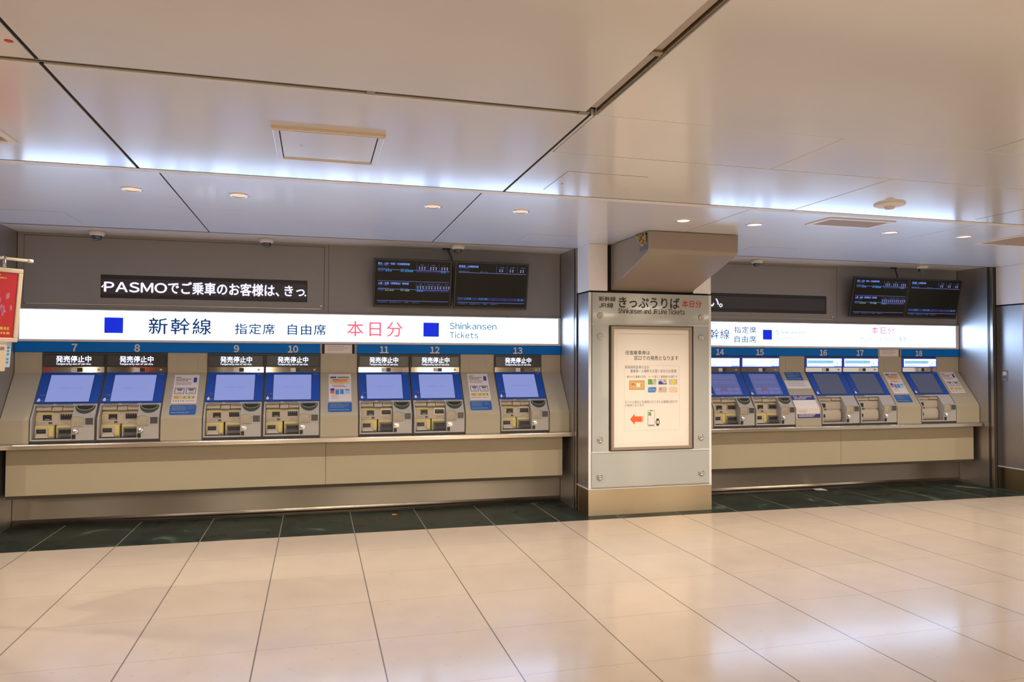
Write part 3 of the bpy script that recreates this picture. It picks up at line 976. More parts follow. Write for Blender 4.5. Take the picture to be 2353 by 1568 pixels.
b.build('lettering', ['led_text', 'led_dim'], t)

# ------------------------------------------------------------------ ticket machines


def base_machine(name, label):
    t = thing(name, label, 'ticket machine', (0, 7.0, 0.737), 'ticket machines set in a row in the cream consoles')
    ins = [(7.203, 1.484), (7.203, 1.30), (7.056, 1.06), (7.056, 0.75), (7.204, 0.75), (7.204, 1.484)]
    b = MB().prism(ins, -0.2475, 0.2475)
    out = [(7.198, 1.490), (7.198, 1.317), (6.923, 0.944), (6.915, 0.930), (6.913, 0.915), (6.913, 0.738), (7.204, 0.738), (7.204, 1.490)]
    b.prism(out, -0.2475, -0.2395).prism(out, 0.2395, 0.2475)
    b.box(-0.2395, 0.2395, 7.196, 7.203, 1.476, 1.490)
    b.box(-0.2395, 0.2395, 6.925, 7.03, 0.738, 0.752)
    b.build('frame', 'casing', t)
    return t


def front_body(t):
    """grey lower front: rims, sill and the raised block on the right"""
    def outer(z):
        return Yo(z) - 0.004
    P_ = [(outer(1.056), 1.056), (6.940, 0.968), (6.922, 0.945), (6.913, 0.925), (6.911, 0.905), (6.911, 0.753), (7.055, 0.753), (7.055, 1.056)]
    b = MB()
    b.prism(P_, -0.2390, -0.2265)
    b.prism(P_, 0.0655, 0.2390)
    b.prism([(6.911, 0.753), (6.911, 0.7655), (7.055, 0.7655), (7.055, 0.753)], -0.2265, 0.0655)
    b.prism([(outer(1.056), 1.056), (outer(1.038), 1.038), (7.03, 1.038), (7.04, 1.056)], -0.2265, 0.0655)
    b.build('front_body', 'body', t, bevel=0.0018)


def top_parts(t, on):
    F = wall(7.197)
    head = MB().rect(F, -0.2385, 0.2385, 1.3665, 1.4755, -0.002, 0.016).build('header_display', 'black' if not on else 'head_rim', t, bevel=0.002)
    if not on:
        MB().rect(F, -0.229, 0.229, 1.375, 1.466, 0.016, 0.0165).build('display_glass', 'display_black', head)
        b = MB()
        b.text(F, '発売停止中', -0.136, 0.136, 1.406, 1.462, 0.0175, 0, 0.022)
        b.text(F, 'Temporarily out of service.', -0.136, 0.136, 1.379, 1.401, 0.0175, 0, 0.018)
        b.build('lettering', 'oos_text', head)
    else:
        MB().rect(F, -0.230, 0.230, 1.376, 1.467, 0.016, 0.0165).build('display_glass', 'head_white', head)
        b = MB()
        if on == 2:
            b.rect(F, -0.222, 0.120, 1.412, 1.446, 0.0165, 0.0168, 0)
            b.text(F, 'クレジットカード専用', -0.190, 0.085, 1.418, 1.440, 0.0172, 1, 0.004)
        else:
            b.rect(F, -0.10, 0.10, 1.43, 1.433, 0.0165, 0.0168, 0)
        b.rect(F, 0.130, 0.2295, 1.3765, 1.382, 0.0165, 0.0168, 1)
        b.ring(F, 0.130, 0.2295, 1.382, 1.442, 0.004, 0.0165, 0.0168, 0)
        b.rect(F, -0.215, -0.06, 1.385, 1.392, 0.0165, 0.0168, 0)
        if on == 2:
            b.rect(F, 0.165, 0.178, 1.402, 1.425, 0.0165, 0.0168, 0)
        b.build('display_print', ['head_cyan', 'head_text'], head)
    st = MB().rect(F, -0.2385, 0.2385, 1.3165, 1.3655, -0.002, 0.004).build('mirror_strip', 'mirror', t)
    MB().poly(F, rr(-0.021, 0.025, 1.321, 1.359, 0.004), 0.004, 0.008).build('sensor_cover', 'white_plastic', st)
    MB().rect(F, 0.026, 0.066, 1.322, 1.358, 0.004, 0.007).build('camera_window', 'black', st)
    MB().lathe(F, [(0.011, 0.004), (0.011, 0.008), (0.005, 0.008), (0.004, 0.006), (0, 0.006)], 16, 0, 0.195, 1.341).build('speaker_button', 'steel_plain', st)
    # slanted touch panel
    S = SLANT
    v0, v1 = sv(1.0595), sv(1.3135)
    tp = MB().rect(S, -0.2385, 0.2385, v0, v1, -0.012, 0.006).build('touch_panel', 'touch_blue', t, bevel=0.001)
    MB().ring(S, -0.170, 0.170, sv(1.066), sv(1.294), 0.003, 0.006, 0.0075).build('screen_edge', 'black', tp)
    scr = MB().rect(S, -0.167, 0.167, sv(1.0685), sv(1.2915), 0.006, 0.0068).build('screen', ('screen_on', 'screen_menu', 'screen_off')[on], tp)
    b = MB()
    if on == 0:
        b.text(S, 'ただいま発売停止中のため、ご利用になれません', -0.098, 0.098, sv(1.176), sv(1.184), 0.0073)
        b.build('screen_lettering', 'screen_text', scr)
    elif on == 1:
        for i, z in enumerate((1.262, 1.243, 1.207, 1.19)):
            b.rect(S, -0.14, 0.02 + 0.03 * i, sv(z), sv(z + 0.006), 0.0068, 0.0072)
            b.rect(S, 0.05, 0.14, sv(z), sv(z + 0.006), 0.0068, 0.0072)
        for i in range(4):
            b.rect(S, -0.145 + i * 0.075, -0.08 + i * 0.075, sv(1.115), sv(1.142), 0.0068, 0.0072, 1 if i == 1 else 0)
            b.rect(S, -0.145 + i * 0.075, -0.08 + i * 0.075, sv(1.08), sv(1.105), 0.0068, 0.0072, 0)
        b.build('screen_lettering', ['menu_marks', 'menu_red'], scr)
    b = MB().poly(S, disc(-0.205, sv(1.124), 0.0085), 0.006, 0.0066)
    b.build('red_mark', 'red_dot', tp)
    v = sv(1.080)
    drop = [(-0.2125 + 0.0125 * math.cos(math.radians(a)), v + 0.0125 * math.sin(math.radians(a))) for a in range(150, 391, 20)] + [(-0.2125, v + 0.025)]
    MB().poly(S, drop, 0.006, 0.009).build('call_button', 'white_plastic', tp)
    b = MB()
    b.rect(S, -0.190, -0.176, sv(1.120), sv(1.127), 0.006, 0.0064).rect(S, -0.195, -0.176, sv(1.078), sv(1.084), 0.006, 0.0064)
    b.rect(S, 0.185, 0.228, sv(1.294), sv(1.300), 0.006, 0.0064)
    b.build('small_print', 'label_grey', tp)


def right_block_parts(t, kind_b):
    S, F = SLANT, wall(6.911)
    if not kind_b:
        # dark round-bottomed card reader tray
        v1 = sv(1.036)
        outline = [(0.076, v1)] + [(0.1515 + 0.0755 * math.cos(math.radians(a)), v1 - 0.006 + 0.073 * math.sin(math.radians(a))) for a in range(180, 361, 12)] + [(0.227, v1)]
        ic = MB().poly(S, outline[::-1], -0.010, 0.0095).build('card_reader', 'ic_dark', t, bevel=0.002)
        inner = [(0.089, v1 - 0.004)] + [(0.1515 + 0.0625 * math.cos(math.radians(a)), v1 - 0.006 + 0.036 * math.sin(math.radians(a))) for a in range(180, 361, 15)] + [(0.214, v1 - 0.004)]
        MB().poly(S, inner[::-1], 0.0095, 0.0100).build('reader_hollow', 'black', ic)
        ln = [S.at(0.1515 + 0.066 * math.cos(math.radians(a)), v1 - 0.006 + 0.041 * math.sin(math.radians(a)), 0.0105) for a in range(176, 365, 9)]
        MB().tube(ln, 0.0022, 6).build('glow_line', 'lime', ic)
    # arched coin tray
    x0, x1 = 0.070, 0.154
    cx = (x0 + x1) / 2
    arch = [(x0, 0.872), (x1, 0.872), (x1, 0.935)] + [(cx + 0.042 * math.cos(math.radians(a)), 0.935 + 0.022 * math.sin(math.radians(a))) for a in range(18, 163, 18)] + [(x0, 0.935)]
    Fc = Frame((0, 6.911, 0), (1, 0, 0), (0, 0.10, 1))
    arch = [(u, v) for u, v in arch]
    b = MB()
    FF = wall(6.9095)
    # flat darker cream arch behind a thin raised lip
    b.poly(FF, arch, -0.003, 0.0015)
    ct = b.build('coin_tray', 'coin_cream', t)
    lip = [(cx + (u - cx) * 1.10, 0.915 + (v - 0.915) * 1.09) for u, v in arch]
    b = MB()
    n = len(arch)
    for i in range(n):
        j = (i + 1) % n
        b.solid([FF.at(*arch[i], 0), FF.at(*arch[j], 0), FF.at(*lip[j], 0), FF.at(*lip[i], 0)], [FF.at(*arch[i], 0.007), FF.at(*arch[j], 0.007), FF.at(*lip[j], 0.004), FF.at(*lip[i], 0.004)])
    b.build('tray_lip', 'body', ct)
    for i, k in enumerate(('rib_red', 'rib_red', 'rib_grey', 'rib_grey')):
        if kind_b and i != 2:
            continue
        x = 0.088 + i * 0.016
        MB().poly(FF, [(x, 0.874), (x + 0.004, 0.874), (x + 0.007, 0.912), (x + 0.005, 0.912)], 0.0015, 0.004).build('tray_rib', k, ct)
    kp = MB().rect(F, 0.166, 0.236, 0.872, 0.952, 0, 0.002).build('display_surround', 'label_grey' if False else 'body', t)
    MB().rect(F, 0.172, 0.229, 0.885, 0.940, 0.002, 0.0045).build('pin_display', 'key_dark', kp)
    MB().rect(F, 0.206, 0.212, 0.957, 0.963, 0, 0.003).build('marker', 'label_grey', kp)
    cs = MB().poly(F, rr(0.072, 0.122, 0.808, 0.850, 0.008), 0, 0.003).build('coin_slot', 'steel_plain', t)
    MB().rect(F, 0.079, 0.083, 0.818, 0.842, 0.003, 0.006).build('slot_opening', 'black', cs)
    b = MB()
    for x, z, r in ((0.086, 0.838, 0.0045), (0.096, 0.840, 0.005), (0.109, 0.836, 0.003), (0.104, 0.822, 0.0022), (0.115, 0.827, 0.0018)):
        b.lathe(F, [(r, 0.003), (r * 0.8, 0.003 + r * 0.7), (0, 0.003 + r)], 10, 0, x, z)
    b.build('glint_dots', 'glint_white', cs)  # bright reflections on the slot drawn as glowing dots
    MB().poly(F, rr(0.072, 0.099, 0.767, 0.803, 0.005), 0, 0.006).build('return_button', 'black', t)


def machine_a(on):
    t = base_machine('ticket_machine', '')
    top_parts(t, on)
    front_body(t)
    S = SLANT
    for x0, x1 in ((-0.216, -0.096), (-0.072, 0.052)):
        MB().rect(S, x0, x1, sv(1.0425), sv(1.0535), 0.003, 0.0055).build('label_strip', 'label_grey', t)
    b = MB().rect(S, 0.085, 0.105, sv(1.044), sv(1.048), 0.0035, 0.0048).rect(S, 0.12, 0.21, sv(1.044), sv(1.047), 0.0035, 0.0048)
    b.build('small_print', 'label_grey', t)
    # moulded insert panel
    b = MB()
    b.prism([(6.995, 1.037), (6.975, 1.002), (6.985, 0.998), (7.03, 0.998), (7.03, 1.037)], -0.2245, -0.110)
    b.prism([(6.990, 1.033), (6.968, 0.998), (6.980, 0.994), (7.03, 0.994), (7.03, 1.033)], -0.104, -0.028)
    b.prism([(6.995, 1.037), (6.975, 1.001), (6.985, 0.997), (7.03, 0.997), (7.03, 1.037)], -0.025, 0.0645)
    b.prism([(7.010, 0.998), (6.988, 0.978), (6.972, 0.955), (6.970, 0.880), (7.03, 0.880), (7.03, 0.998)], -0.2245, 0.0645)
    b.prism([(6.968, 0.882), (6.950, 0.872), (6.945, 0.858), (6.945, 0.815), (6.952, 0.770), (7.03, 0.766), (7.03, 0.882)], -0.2245, -0.078)
    b.prism([(6.970, 0.880), (6.962, 0.868), (6.962, 0.770), (7.03, 0.766), (7.03, 0.880)], -0.066, 0.0645)
    ins = b.build('insert_panel', 'tier', t, bevel=0.003)
    MB().box(-0.2255, 0.0645, 6.915, 7.02, 0.7656, 0.769).build('sill_dark_groove', 'casing', ins)  # thin dark grey line along the sill
    b = MB()
    F1, F2, F3 = wall(6.986), wall(6.945), wall(6.962)
    tilt = Frame((0, 6.972, 0.957), (1, 0, 0), (0, 0.026, 0.036))
    b.rect(tilt, -0.222, -0.092, 0.012, 0.026, 0, 0.002).rect(tilt, -0.047, 0.060, 0.010, 0.027, 0, 0.002)
    b.rect(wall(6.971), -0.222, -0.213, 0.915, 0.957, 0, 0.002)
    b.rect(wall(6.948), -0.216, -0.084, 0.862, 0.875, 0, 0.004).rect(F2, -0.216, -0.210, 0.838, 0.862, 0, 0.002).rect(F2, -0.112, -0.084, 0.785, 0.862, 0, 0.002)
    b.rect(F3, -0.064, 0.056, 0.855, 0.870, 0, 0.003).rect(F3, -0.064, -0.054, 0.815, 0.855, 0, 0.003)
    b.build('yellow_marking', 'yellow', ins)
    Fu = wall(6.9705)
    s1 = MB().rect(Fu, -0.169, -0.104, 0.919, 0.964, 0.0, 0.004).build('ticket_inlet', 'black', ins)
    MB().poly(Fu, [(-0.160, 0.920), (-0.112, 0.920), (-0.120, 0.932), (-0.150, 0.932)], 0.004, 0.007).build('inlet_lip', 'label_grey', s1)
    s2 = MB().ring(Fu, -0.042, 0.058, 0.918, 0.976, 0.006, 0.0, 0.007).build('card_inlet_rim', 'steel_plain', ins)
    b = MB().rect(Fu, -0.036, 0.052, 0.924, 0.970, 0.0, 0.003).build('card_inlet', 'black', ins)
    k = MB()
    for i in range(5):
        x = -0.028 + i * 0.018
        k.poly(Fu, [(x, 0.970), (x + 0.012, 0.970), (x + 0.006, 0.952)], 0.003, 0.006)
    k.build('inlet_teeth', 'label_grey', b)
    MB().rect(Fu, -0.127, -0.100, 0.889, 0.904, 0.0, 0.003).build('status_window', 'casing', ins)
    b = MB().rect(Fu, -0.20, -0.15, 0.897, 0.901, 0, 0.0012).rect(Fu, -0.02, 0.02, 0.893, 0.899, 0, 0.0012)
    b.rect(Frame((0, 6.975, 1.002), (1, 0, 0), (0, 0.020, 0.035)), -0.19, -0.15, 0.022, 0.027, 0, 0.0015).rect(Frame((0, 6.975, 1.001), (1, 0, 0), (0, 0.020, 0.036)), -0.01, 0.05, 0.020, 0.028, 0, 0.0015)
    b.build('panel_print', 'print_soft', ins)
    F4 = wall(6.945)
    s3 = MB().rect(F4, -0.207, -0.138, 0.813, 0.846, 0.0, 0.004).build('banknote_slot', 'black', ins)
    b = MB()
    for i in range(6):
        b.rect(F4, -0.196 + i * 0.009, -0.191 + i * 0.009, 0.829, 0.833, 0.004, 0.0055)
    b.build('slot_lights', 'label_grey', s3)
    MB().solid([(-0.207, 6.950, 0.812), (-0.138, 6.950, 0.812), (-0.112, 6.918, 0.775), (-0.213, 6.918, 0.775)], [(-0.207, 6.952, 0.806), (-0.138, 6.952, 0.806), (-0.112, 6.952, 0.770), (-0.213, 6.952, 0.770)]).build('slot_chute', 'tier', ins)
    rc = MB().ring(F3, -0.053, 0.0635, 0.772, 0.856, 0.010, 0.0, 0.012).build('outlet_surround', 'label_grey', ins)
    MB().rect(F3, -0.043, 0.060, 0.810, 0.838, 0.0, 0.013).build('ticket_outlet', 'black', ins)
    MB().solid([(-0.043, 6.949, 0.808), (0.060, 6.949, 0.808), (0.060, 6.920, 0.785), (-0.043, 6.920, 0.785)], [(-0.043, 6.96, 0.800), (0.060, 6.96, 0.800), (0.060, 6.955, 0.780), (-0.043, 6.955, 0.780)]).build('outlet_tongue', 'steel_plain', ins)
    ins.location.y = 0.020
    right_block_parts(t, False)
    return t


def machine_b():
    t = base_machine('card_ticket_machine', '')
    top_parts(t, 2)
    front_body(t)
    S = SLANT
    MB().rect(S, -0.231, -0.121, sv(1.0435), sv(1.0535), 0.003, 0.0055).build('label_strip', 'label_grey', t)

    b = MB()
    b.prism([(6.995, 1.037), (6.975, 1.002), (6.985, 0.998), (7.03, 0.998), (7.03, 1.037)], -0.2245, -0.132)
    b.prism([(6.996, 1.035), (6.980, 1.001), (6.988, 0.996), (7.03, 0.996), (7.03, 1.035)], -0.1325, -0.052)
    b.prism([(6.993, 1.038), (6.970, 1.004), (6.982, 0.999), (7.03, 0.999), (7.03, 1.038)], -0.0515, 0.0645)
    b.prism([(7.03, 0.997), (6.990, 0.994), (6.979, 0.983), (6.974, 0.965), (6.9725, 0.940), (6.974, 0.912), (6.982, 0.900), (7.03, 0.898)], -0.2245, 0.0645)
    b.prism([(7.03, 0.906), (6.978, 0.902), (6.962, 0.892), (6.952, 0.876), (6.9475, 0.855), (6.947, 0.830), (6.950, 0.800), (6.960, 0.778), (6.975, 0.768), (7.03, 0.7665)], -0.2245, 0.0500)
    ins = b.build('insert_panel', 'tier', t, bevel=0.006)
    MB().box(-0.2255, -0.16, 6.930, 7.02, 0.7656, 0.769).build('sill_groove', 'label_grey', ins)
    Fu, Fl = wall(6.9705), wall(6.946)
    MB().rect(Frame((0, 6.985, 0.965), (1, 0, 0), (0, 0.012, 0.03)), -0.222, -0.130, 0.003, 0.026, -0.004, 0.004).build('yellow_marking', 'yellow', ins)
    MB().rect(Fu, -0.206, -0.138, 0.924, 0.968, -0.004, 0.004).build('card_inlet', 'black', ins)
    MB().rect(Fu, -0.150, -0.121, 0.896, 0.910, -0.02, 0.002).build('status_window', 'casing', ins)
    MB().rect(Fl, -0.185, -0.160, 0.818, 0.852, -0.005, 0.003).build('ticket_outlet', 'black', ins)
    ins.location.y = 0.024
    right_block_parts(t, True)
    return t


MACHINES = {7: -2.0315, 8: -1.533, 9: -0.701, 10: -0.2025, 11: 0.6375, 12: 1.1385, 13: 1.979, 14: 4.272, 15: 4.768, 16: 5.590, 17: 6.0865, 18: 6.9095}
DESC = {7: 'out of service ticket machine under number 7, leftmost of all', 8: 'out of service ticket machine under number 8, second from the left end', 9: 'out of service ticket machine under number 9, left of the middle pair',
        10: 'out of service ticket machine under number 10, right of the middle pair', 11: 'out of service ticket machine under number 11, below the left departure monitor', 12: 'out of service ticket machine under number 12, below the right departure monitor',
        13: 'out of service ticket machine under number 13, standing alone beside the pillar', 14: 'ticket machine under number 14 with bright header, partly behind pillar',
        15: 'ticket machine under number 15 with bright header and bluish menu screen', 16: 'card ticket machine under number 16 with dark screen',
        17: 'card ticket machine under number 17 with dark screen', 18: 'card ticket machine under number 18, alone at the far right'}
for nums, make in (((7, 8, 9, 10, 11, 12, 13), lambda: machine_a(0)), ((14, 15), lambda: machine_a(1)), ((16, 17, 18), machine_b)):
    proto = make()
    for i, n in enumerate(nums):
        o = proto if i == 0 else copy_tree(proto)
        o.location.x = MACHINES[n]
        o['label'] = DESC[n]

# ------------------------------------------------------------------ notices stuck on the console panels
S = SLANT


def sticker(x0, x1, z0, z1, label, seed):
    t = thing('sticker', label, 'sticker', ((x0 + x1) / 2, Yo(z0), z0), 'blue instruction stickers on the console panels')
    MB().poly(S, rr(x0, x1, sv(z0), sv(z1), 0.014), 0.0004, 0.0016).build('sheet', 'sticker_blue', t)
    w = x1 - x0
    b = MB().lines(S, x0 + 0.016, x0 + w * 0.72, sv(z0) + 0.040, sv(z1) - 0.010, 5, 0, 0.0016, 0.0020, 0.42, seed)
    b.lines(S, x0 + w * 0.68, x1 - 0.012, sv(z0) + 0.052, sv(z1) - 0.016, 2, 0, 0.0016, 0.0020, 0.3, seed + 1)
    b.lines(S, x0 + 0.012, x1 - 0.012, sv(z0) + 0.010, sv(z0) + 0.028, 1, 0, 0.0016, 0.0020, 0.5, seed + 2)
    b.build('print', 'sticker_text', t)


sticker(-1.220, -1.006, 0.953, 1.035, 'blue sticker on the console panel between machines 8 and 9', 1)
sticker(0.115, 0.330, 0.958, 1.041, 'blue sticker on the console panel between machines 10 and 11', 4)
sticker(1.443, 1.655, 0.956, 1.039, 'blue sticker on the console panel between machines 12 and 13', 7)
sticker(6.369, 6.583, 0.974, 1.054, 'blue sticker on the console panel between machines 17 and 18', 10)
sticker(5.068, 5.280, 1.222, 1.312, 'blue sticker on the console panel between machines 15 and 16', 13)


def ticket_notice(x0, z0, z1, label, w=0.205):
    t = thing('notice_sheet', label, 'notice', (x0 + w / 2, Yo(z0), z0), 'white notices on the console panels')
    v0, v1 = sv(z0), sv(z1)
    H = v1 - v0
    X = lambda u: x0 + u * w
    V = lambda v: v1 - v * H
    MB().rect(S, x0, x0 + w, v0, v1, 0.0004, 0.0014).build('sheet', 'paper', t)
    e0, e1, e2 = 0.0014, 0.0018, 0.0022
    b = MB()
    b.rect(S, X(0.06), X(0.28), V(0.105), V(0.08), e0, e1, 0)
    b.lines(S, X(0.07), X(0.76), V(0.25), V(0.14), 2, 0, e0, e1, 0.5, 5)
    b.lines(S, X(0.07), X(0.90), V(0.38), V(0.26), 3, 1, e0, e1, 0.5, 8)
    for u0, u1 in ((0.07, 0.46), (0.52, 0.93)):
        b.ring(S, X(u0), X(u1), V(0.68), V(0.46), 0.006, e0, e1, 2)
        b.rect(S, X(u0 + 0.08), X(u1 - 0.06), V(0.525), V(0.49), e0, e1, 3)
        b.rect(S, X(u0 + 0.12), X(u1 - 0.10), V(0.565), V(0.525), e0, e1, 3)
        b.rect(S, X(u0 + 0.12), X(u1 - 0.10), V(0.63), V(0.61), e0, e1, 0)
    b.rect(S, X(0.07), X(0.92), V(0.86), V(0.73), e0, e1, 4)
    b.rect(S, X(0.08), X(0.27), V(0.84), V(0.745), e1, e2, 5)
    for i, u in enumerate((0.47, 0.66, 0.83)):
        b.rect(S, X(u), X(u + 0.05), V(0.825), V(0.77), e1, e2, 6)
    for i in range(5):
        b.poly(S, disc(X(0.09 + i * 0.095), V(0.915), 0.006, 0.006, 10), e0, e1, 0)
    b.rect(S, X(0.55), X(0.92), V(0.925), V(0.905), e0, e1, 1)
    b.poly(S, rr(X(0.78), X(0.92), V(0.27), V(0.10), 0.004), e0, e1, 7)
    b.rect(S, X(0.80), X(0.90), V(0.24), V(0.135), e1, e2, 8)
    b.build('print', ['ink_grey', 'ink_pinkish', 'purple', 'ink_grey', 'pale_yellow', 'gold', 'ink_grey', 'ink_navy', 'card_blue'], t)


def card_notice(x0, z0, z1, label, w=0.205):
    t = thing('notice_sheet', label, 'notice', (x0 + w / 2, Yo(z0), z0), 'white notices on the console panels')
    v0, v1 = sv(z0), sv(z1)
    H = v1 - v0
    X = lambda u: x0 + u * w
    V = lambda v: v1 - v * H
    MB().rect(S, x0, x0 + w, v0, v1, 0.0004, 0.0014).build('sheet', 'paper', t)
    e0, e1, e2 = 0.0014, 0.0018, 0.0022
    b = MB()
    b.rect(S, X(0.07), X(0.34), V(0.15), V(0.095), e0, e1, 0)
    b.rect(S, X(0.40), X(0.90), V(0.145), V(0.10), e0, e1, 1)
    b.rect(S, X(0.06), X(0.93), V(0.17), V(0.165), e0, e1, 0)
    b.rect(S, X(0.06), X(0.93), V(0.36), V(0.185), e0, e1, 2)
    b.rect(S, X(0.17), X(0.46), V(0.225), V(0.195), e1, e2, 1)
    b.rect(S, X(0.47), X(0.84), V(0.225), V(0.195), e1, e2, 3)
    b.rect(S, X(0.19), X(0.80), V(0.27), V(0.24), e1, e2, 3)
    b.rect(S, X(0.25), X(0.72), V(0.33), V(0.30), e1, e2, 4)
    b.lines(S, X(0.17), X(0.82), V(0.50), V(0.40), 2, 5, e0, e1, 0.6, 3)
    b.rect(S, X(0.07), X(0.25), V(0.60), V(0.53), e0, e1, 0).rect(S, X(0.07), X(0.25), V(0.72), V(0.64), e0, e1, 3).rect(S, X(0.07), X(0.25), V(0.64), V(0.60), e0, e1, 6)
    b.rect(S, X(0.29), X(0.46), V(0.75), V(0.56), e0, e1, 6).rect(S, X(0.32), X(0.44), V(0.61), V(0.575), e1, e2, 3)
    b.rect(S, X(0.50), X(0.66), V(0.74), V(0.56), e0, e1, 6)
    b.rect(S, X(0.71), X(0.93), V(0.73), V(0.56), e0, e1, 7).rect(S, X(0.71), X(0.93), V(0.60), V(0.56), e1, e2, 6)
    b.lines(S, X(0.10), X(0.50), V(0.93), V(0.77), 4, 8, e0, e1, 0.3, 9)
    b.build('print', ['ink_navy', 'ink_grey', 'pale_yellow', 'orange', 'gold', 'ink_pinkish', 'card_sky', 'light_blue', 'ink_pinkish'], t)


ticket_notice(-1.216, 1.048, 1.294, 'white ticket notice on the console panel between machines 8 and 9')
card_notice(0.123, 1.051, 1.298, 'white card notice on the console panel between machines 10 and 11')
ticket_notice(1.454, 1.050, 1.300, 'white ticket notice on the console panel between machines 12 and 13')
card_notice(6.390, 1.070, 1.311, 'white card notice on the console panel between machines 17 and 18')
ticket_notice(7.198, 1.070, 1.312, 'white ticket notice on the console panel right of machine 18')
t = thing('notice_sheet', 'plain white notice under the blue sticker between machines 15 and 16', 'notice', (5.18, Yo(1.13), 1.131), 'white notices on the console panels')
MB().rect(S, 5.025, 5.333, sv(1.133), sv(1.2205), 0.0004, 0.0014).build('sheet', 'paper', t)
MB().lines(S, 5.06, 5.28, sv(1.148), sv(1.208), 3, 0, 0.0014, 0.0018, 0.25, 2).build('print', 'print_soft', t)
# notice folded over the knee of the console panel
t = thing('notice_sheet', 'tall white notice with navy bars, low between machines 15 and 16', 'notice', (5.17, 6.913, 0.822), 'white notices on the console panels')
Fv = wall(6.915)
b = MB().rect(S, 5.020, 5.308, sv(0.942), sv(1.061), 0.0006, 0.0016).rect(Fv, 5.028, 5.318, 0.822, 0.918, 0.0006, 0.0016)
b.solid([(5.026, 6.9142, 0.917), (5.315, 6.9142, 0.917), (5.312, 6.9148, 0.931), (5.024, 6.9148, 0.931)], [(5.026, 6.9132, 0.917), (5.315, 6.9132, 0.917), (5.312, 6.9138, 0.931), (5.024, 6.9138, 0.931)])
b.solid([(5.024, 6.9148, 0.931), (5.312, 6.9148, 0.931), (5.308, 6.9228, 0.9435), (5.020, 6.9228, 0.9435)], [(5.024, 6.9138, 0.931), (5.312, 6.9138, 0.931), (5.308, 6.9216, 0.9442), (5.020, 6.9216, 0.9442)])
b.build('sheet', 'paper', t)
b = MB()
b.rect(S, 5.020, 5.308, sv(1.012), sv(1.061), 0.0016, 0.0020, 0)
b.rect(Fv, 5.038, 5.326, 0.822, 0.865, 0.0016, 0.0020, 0)
b.text(S, '東海道・山陽新幹線自動券売機', 5.045, 5.275, sv(1.038), sv(1.053), 0.0025, 1, 0.004)
b.lines(S, 5.05, 5.22, sv(1.016), sv(1.034), 2, 1, 0.0020, 0.0024, 0.45, 6)
b.lines(Fv, 5.055, 5.310, 0.829, 0.859, 2, 1, 0.0020, 0.0024, 0.5, 7)
b.lines(Fv, 5.05, 5.19, 0.875, 0.905, 3, 2, 0.0016, 0.0020, 0.35, 8)
b.build('print', ['ink_navy', 'paper', 'print_soft'], t)

# ------------------------------------------------------------------ departure monitors


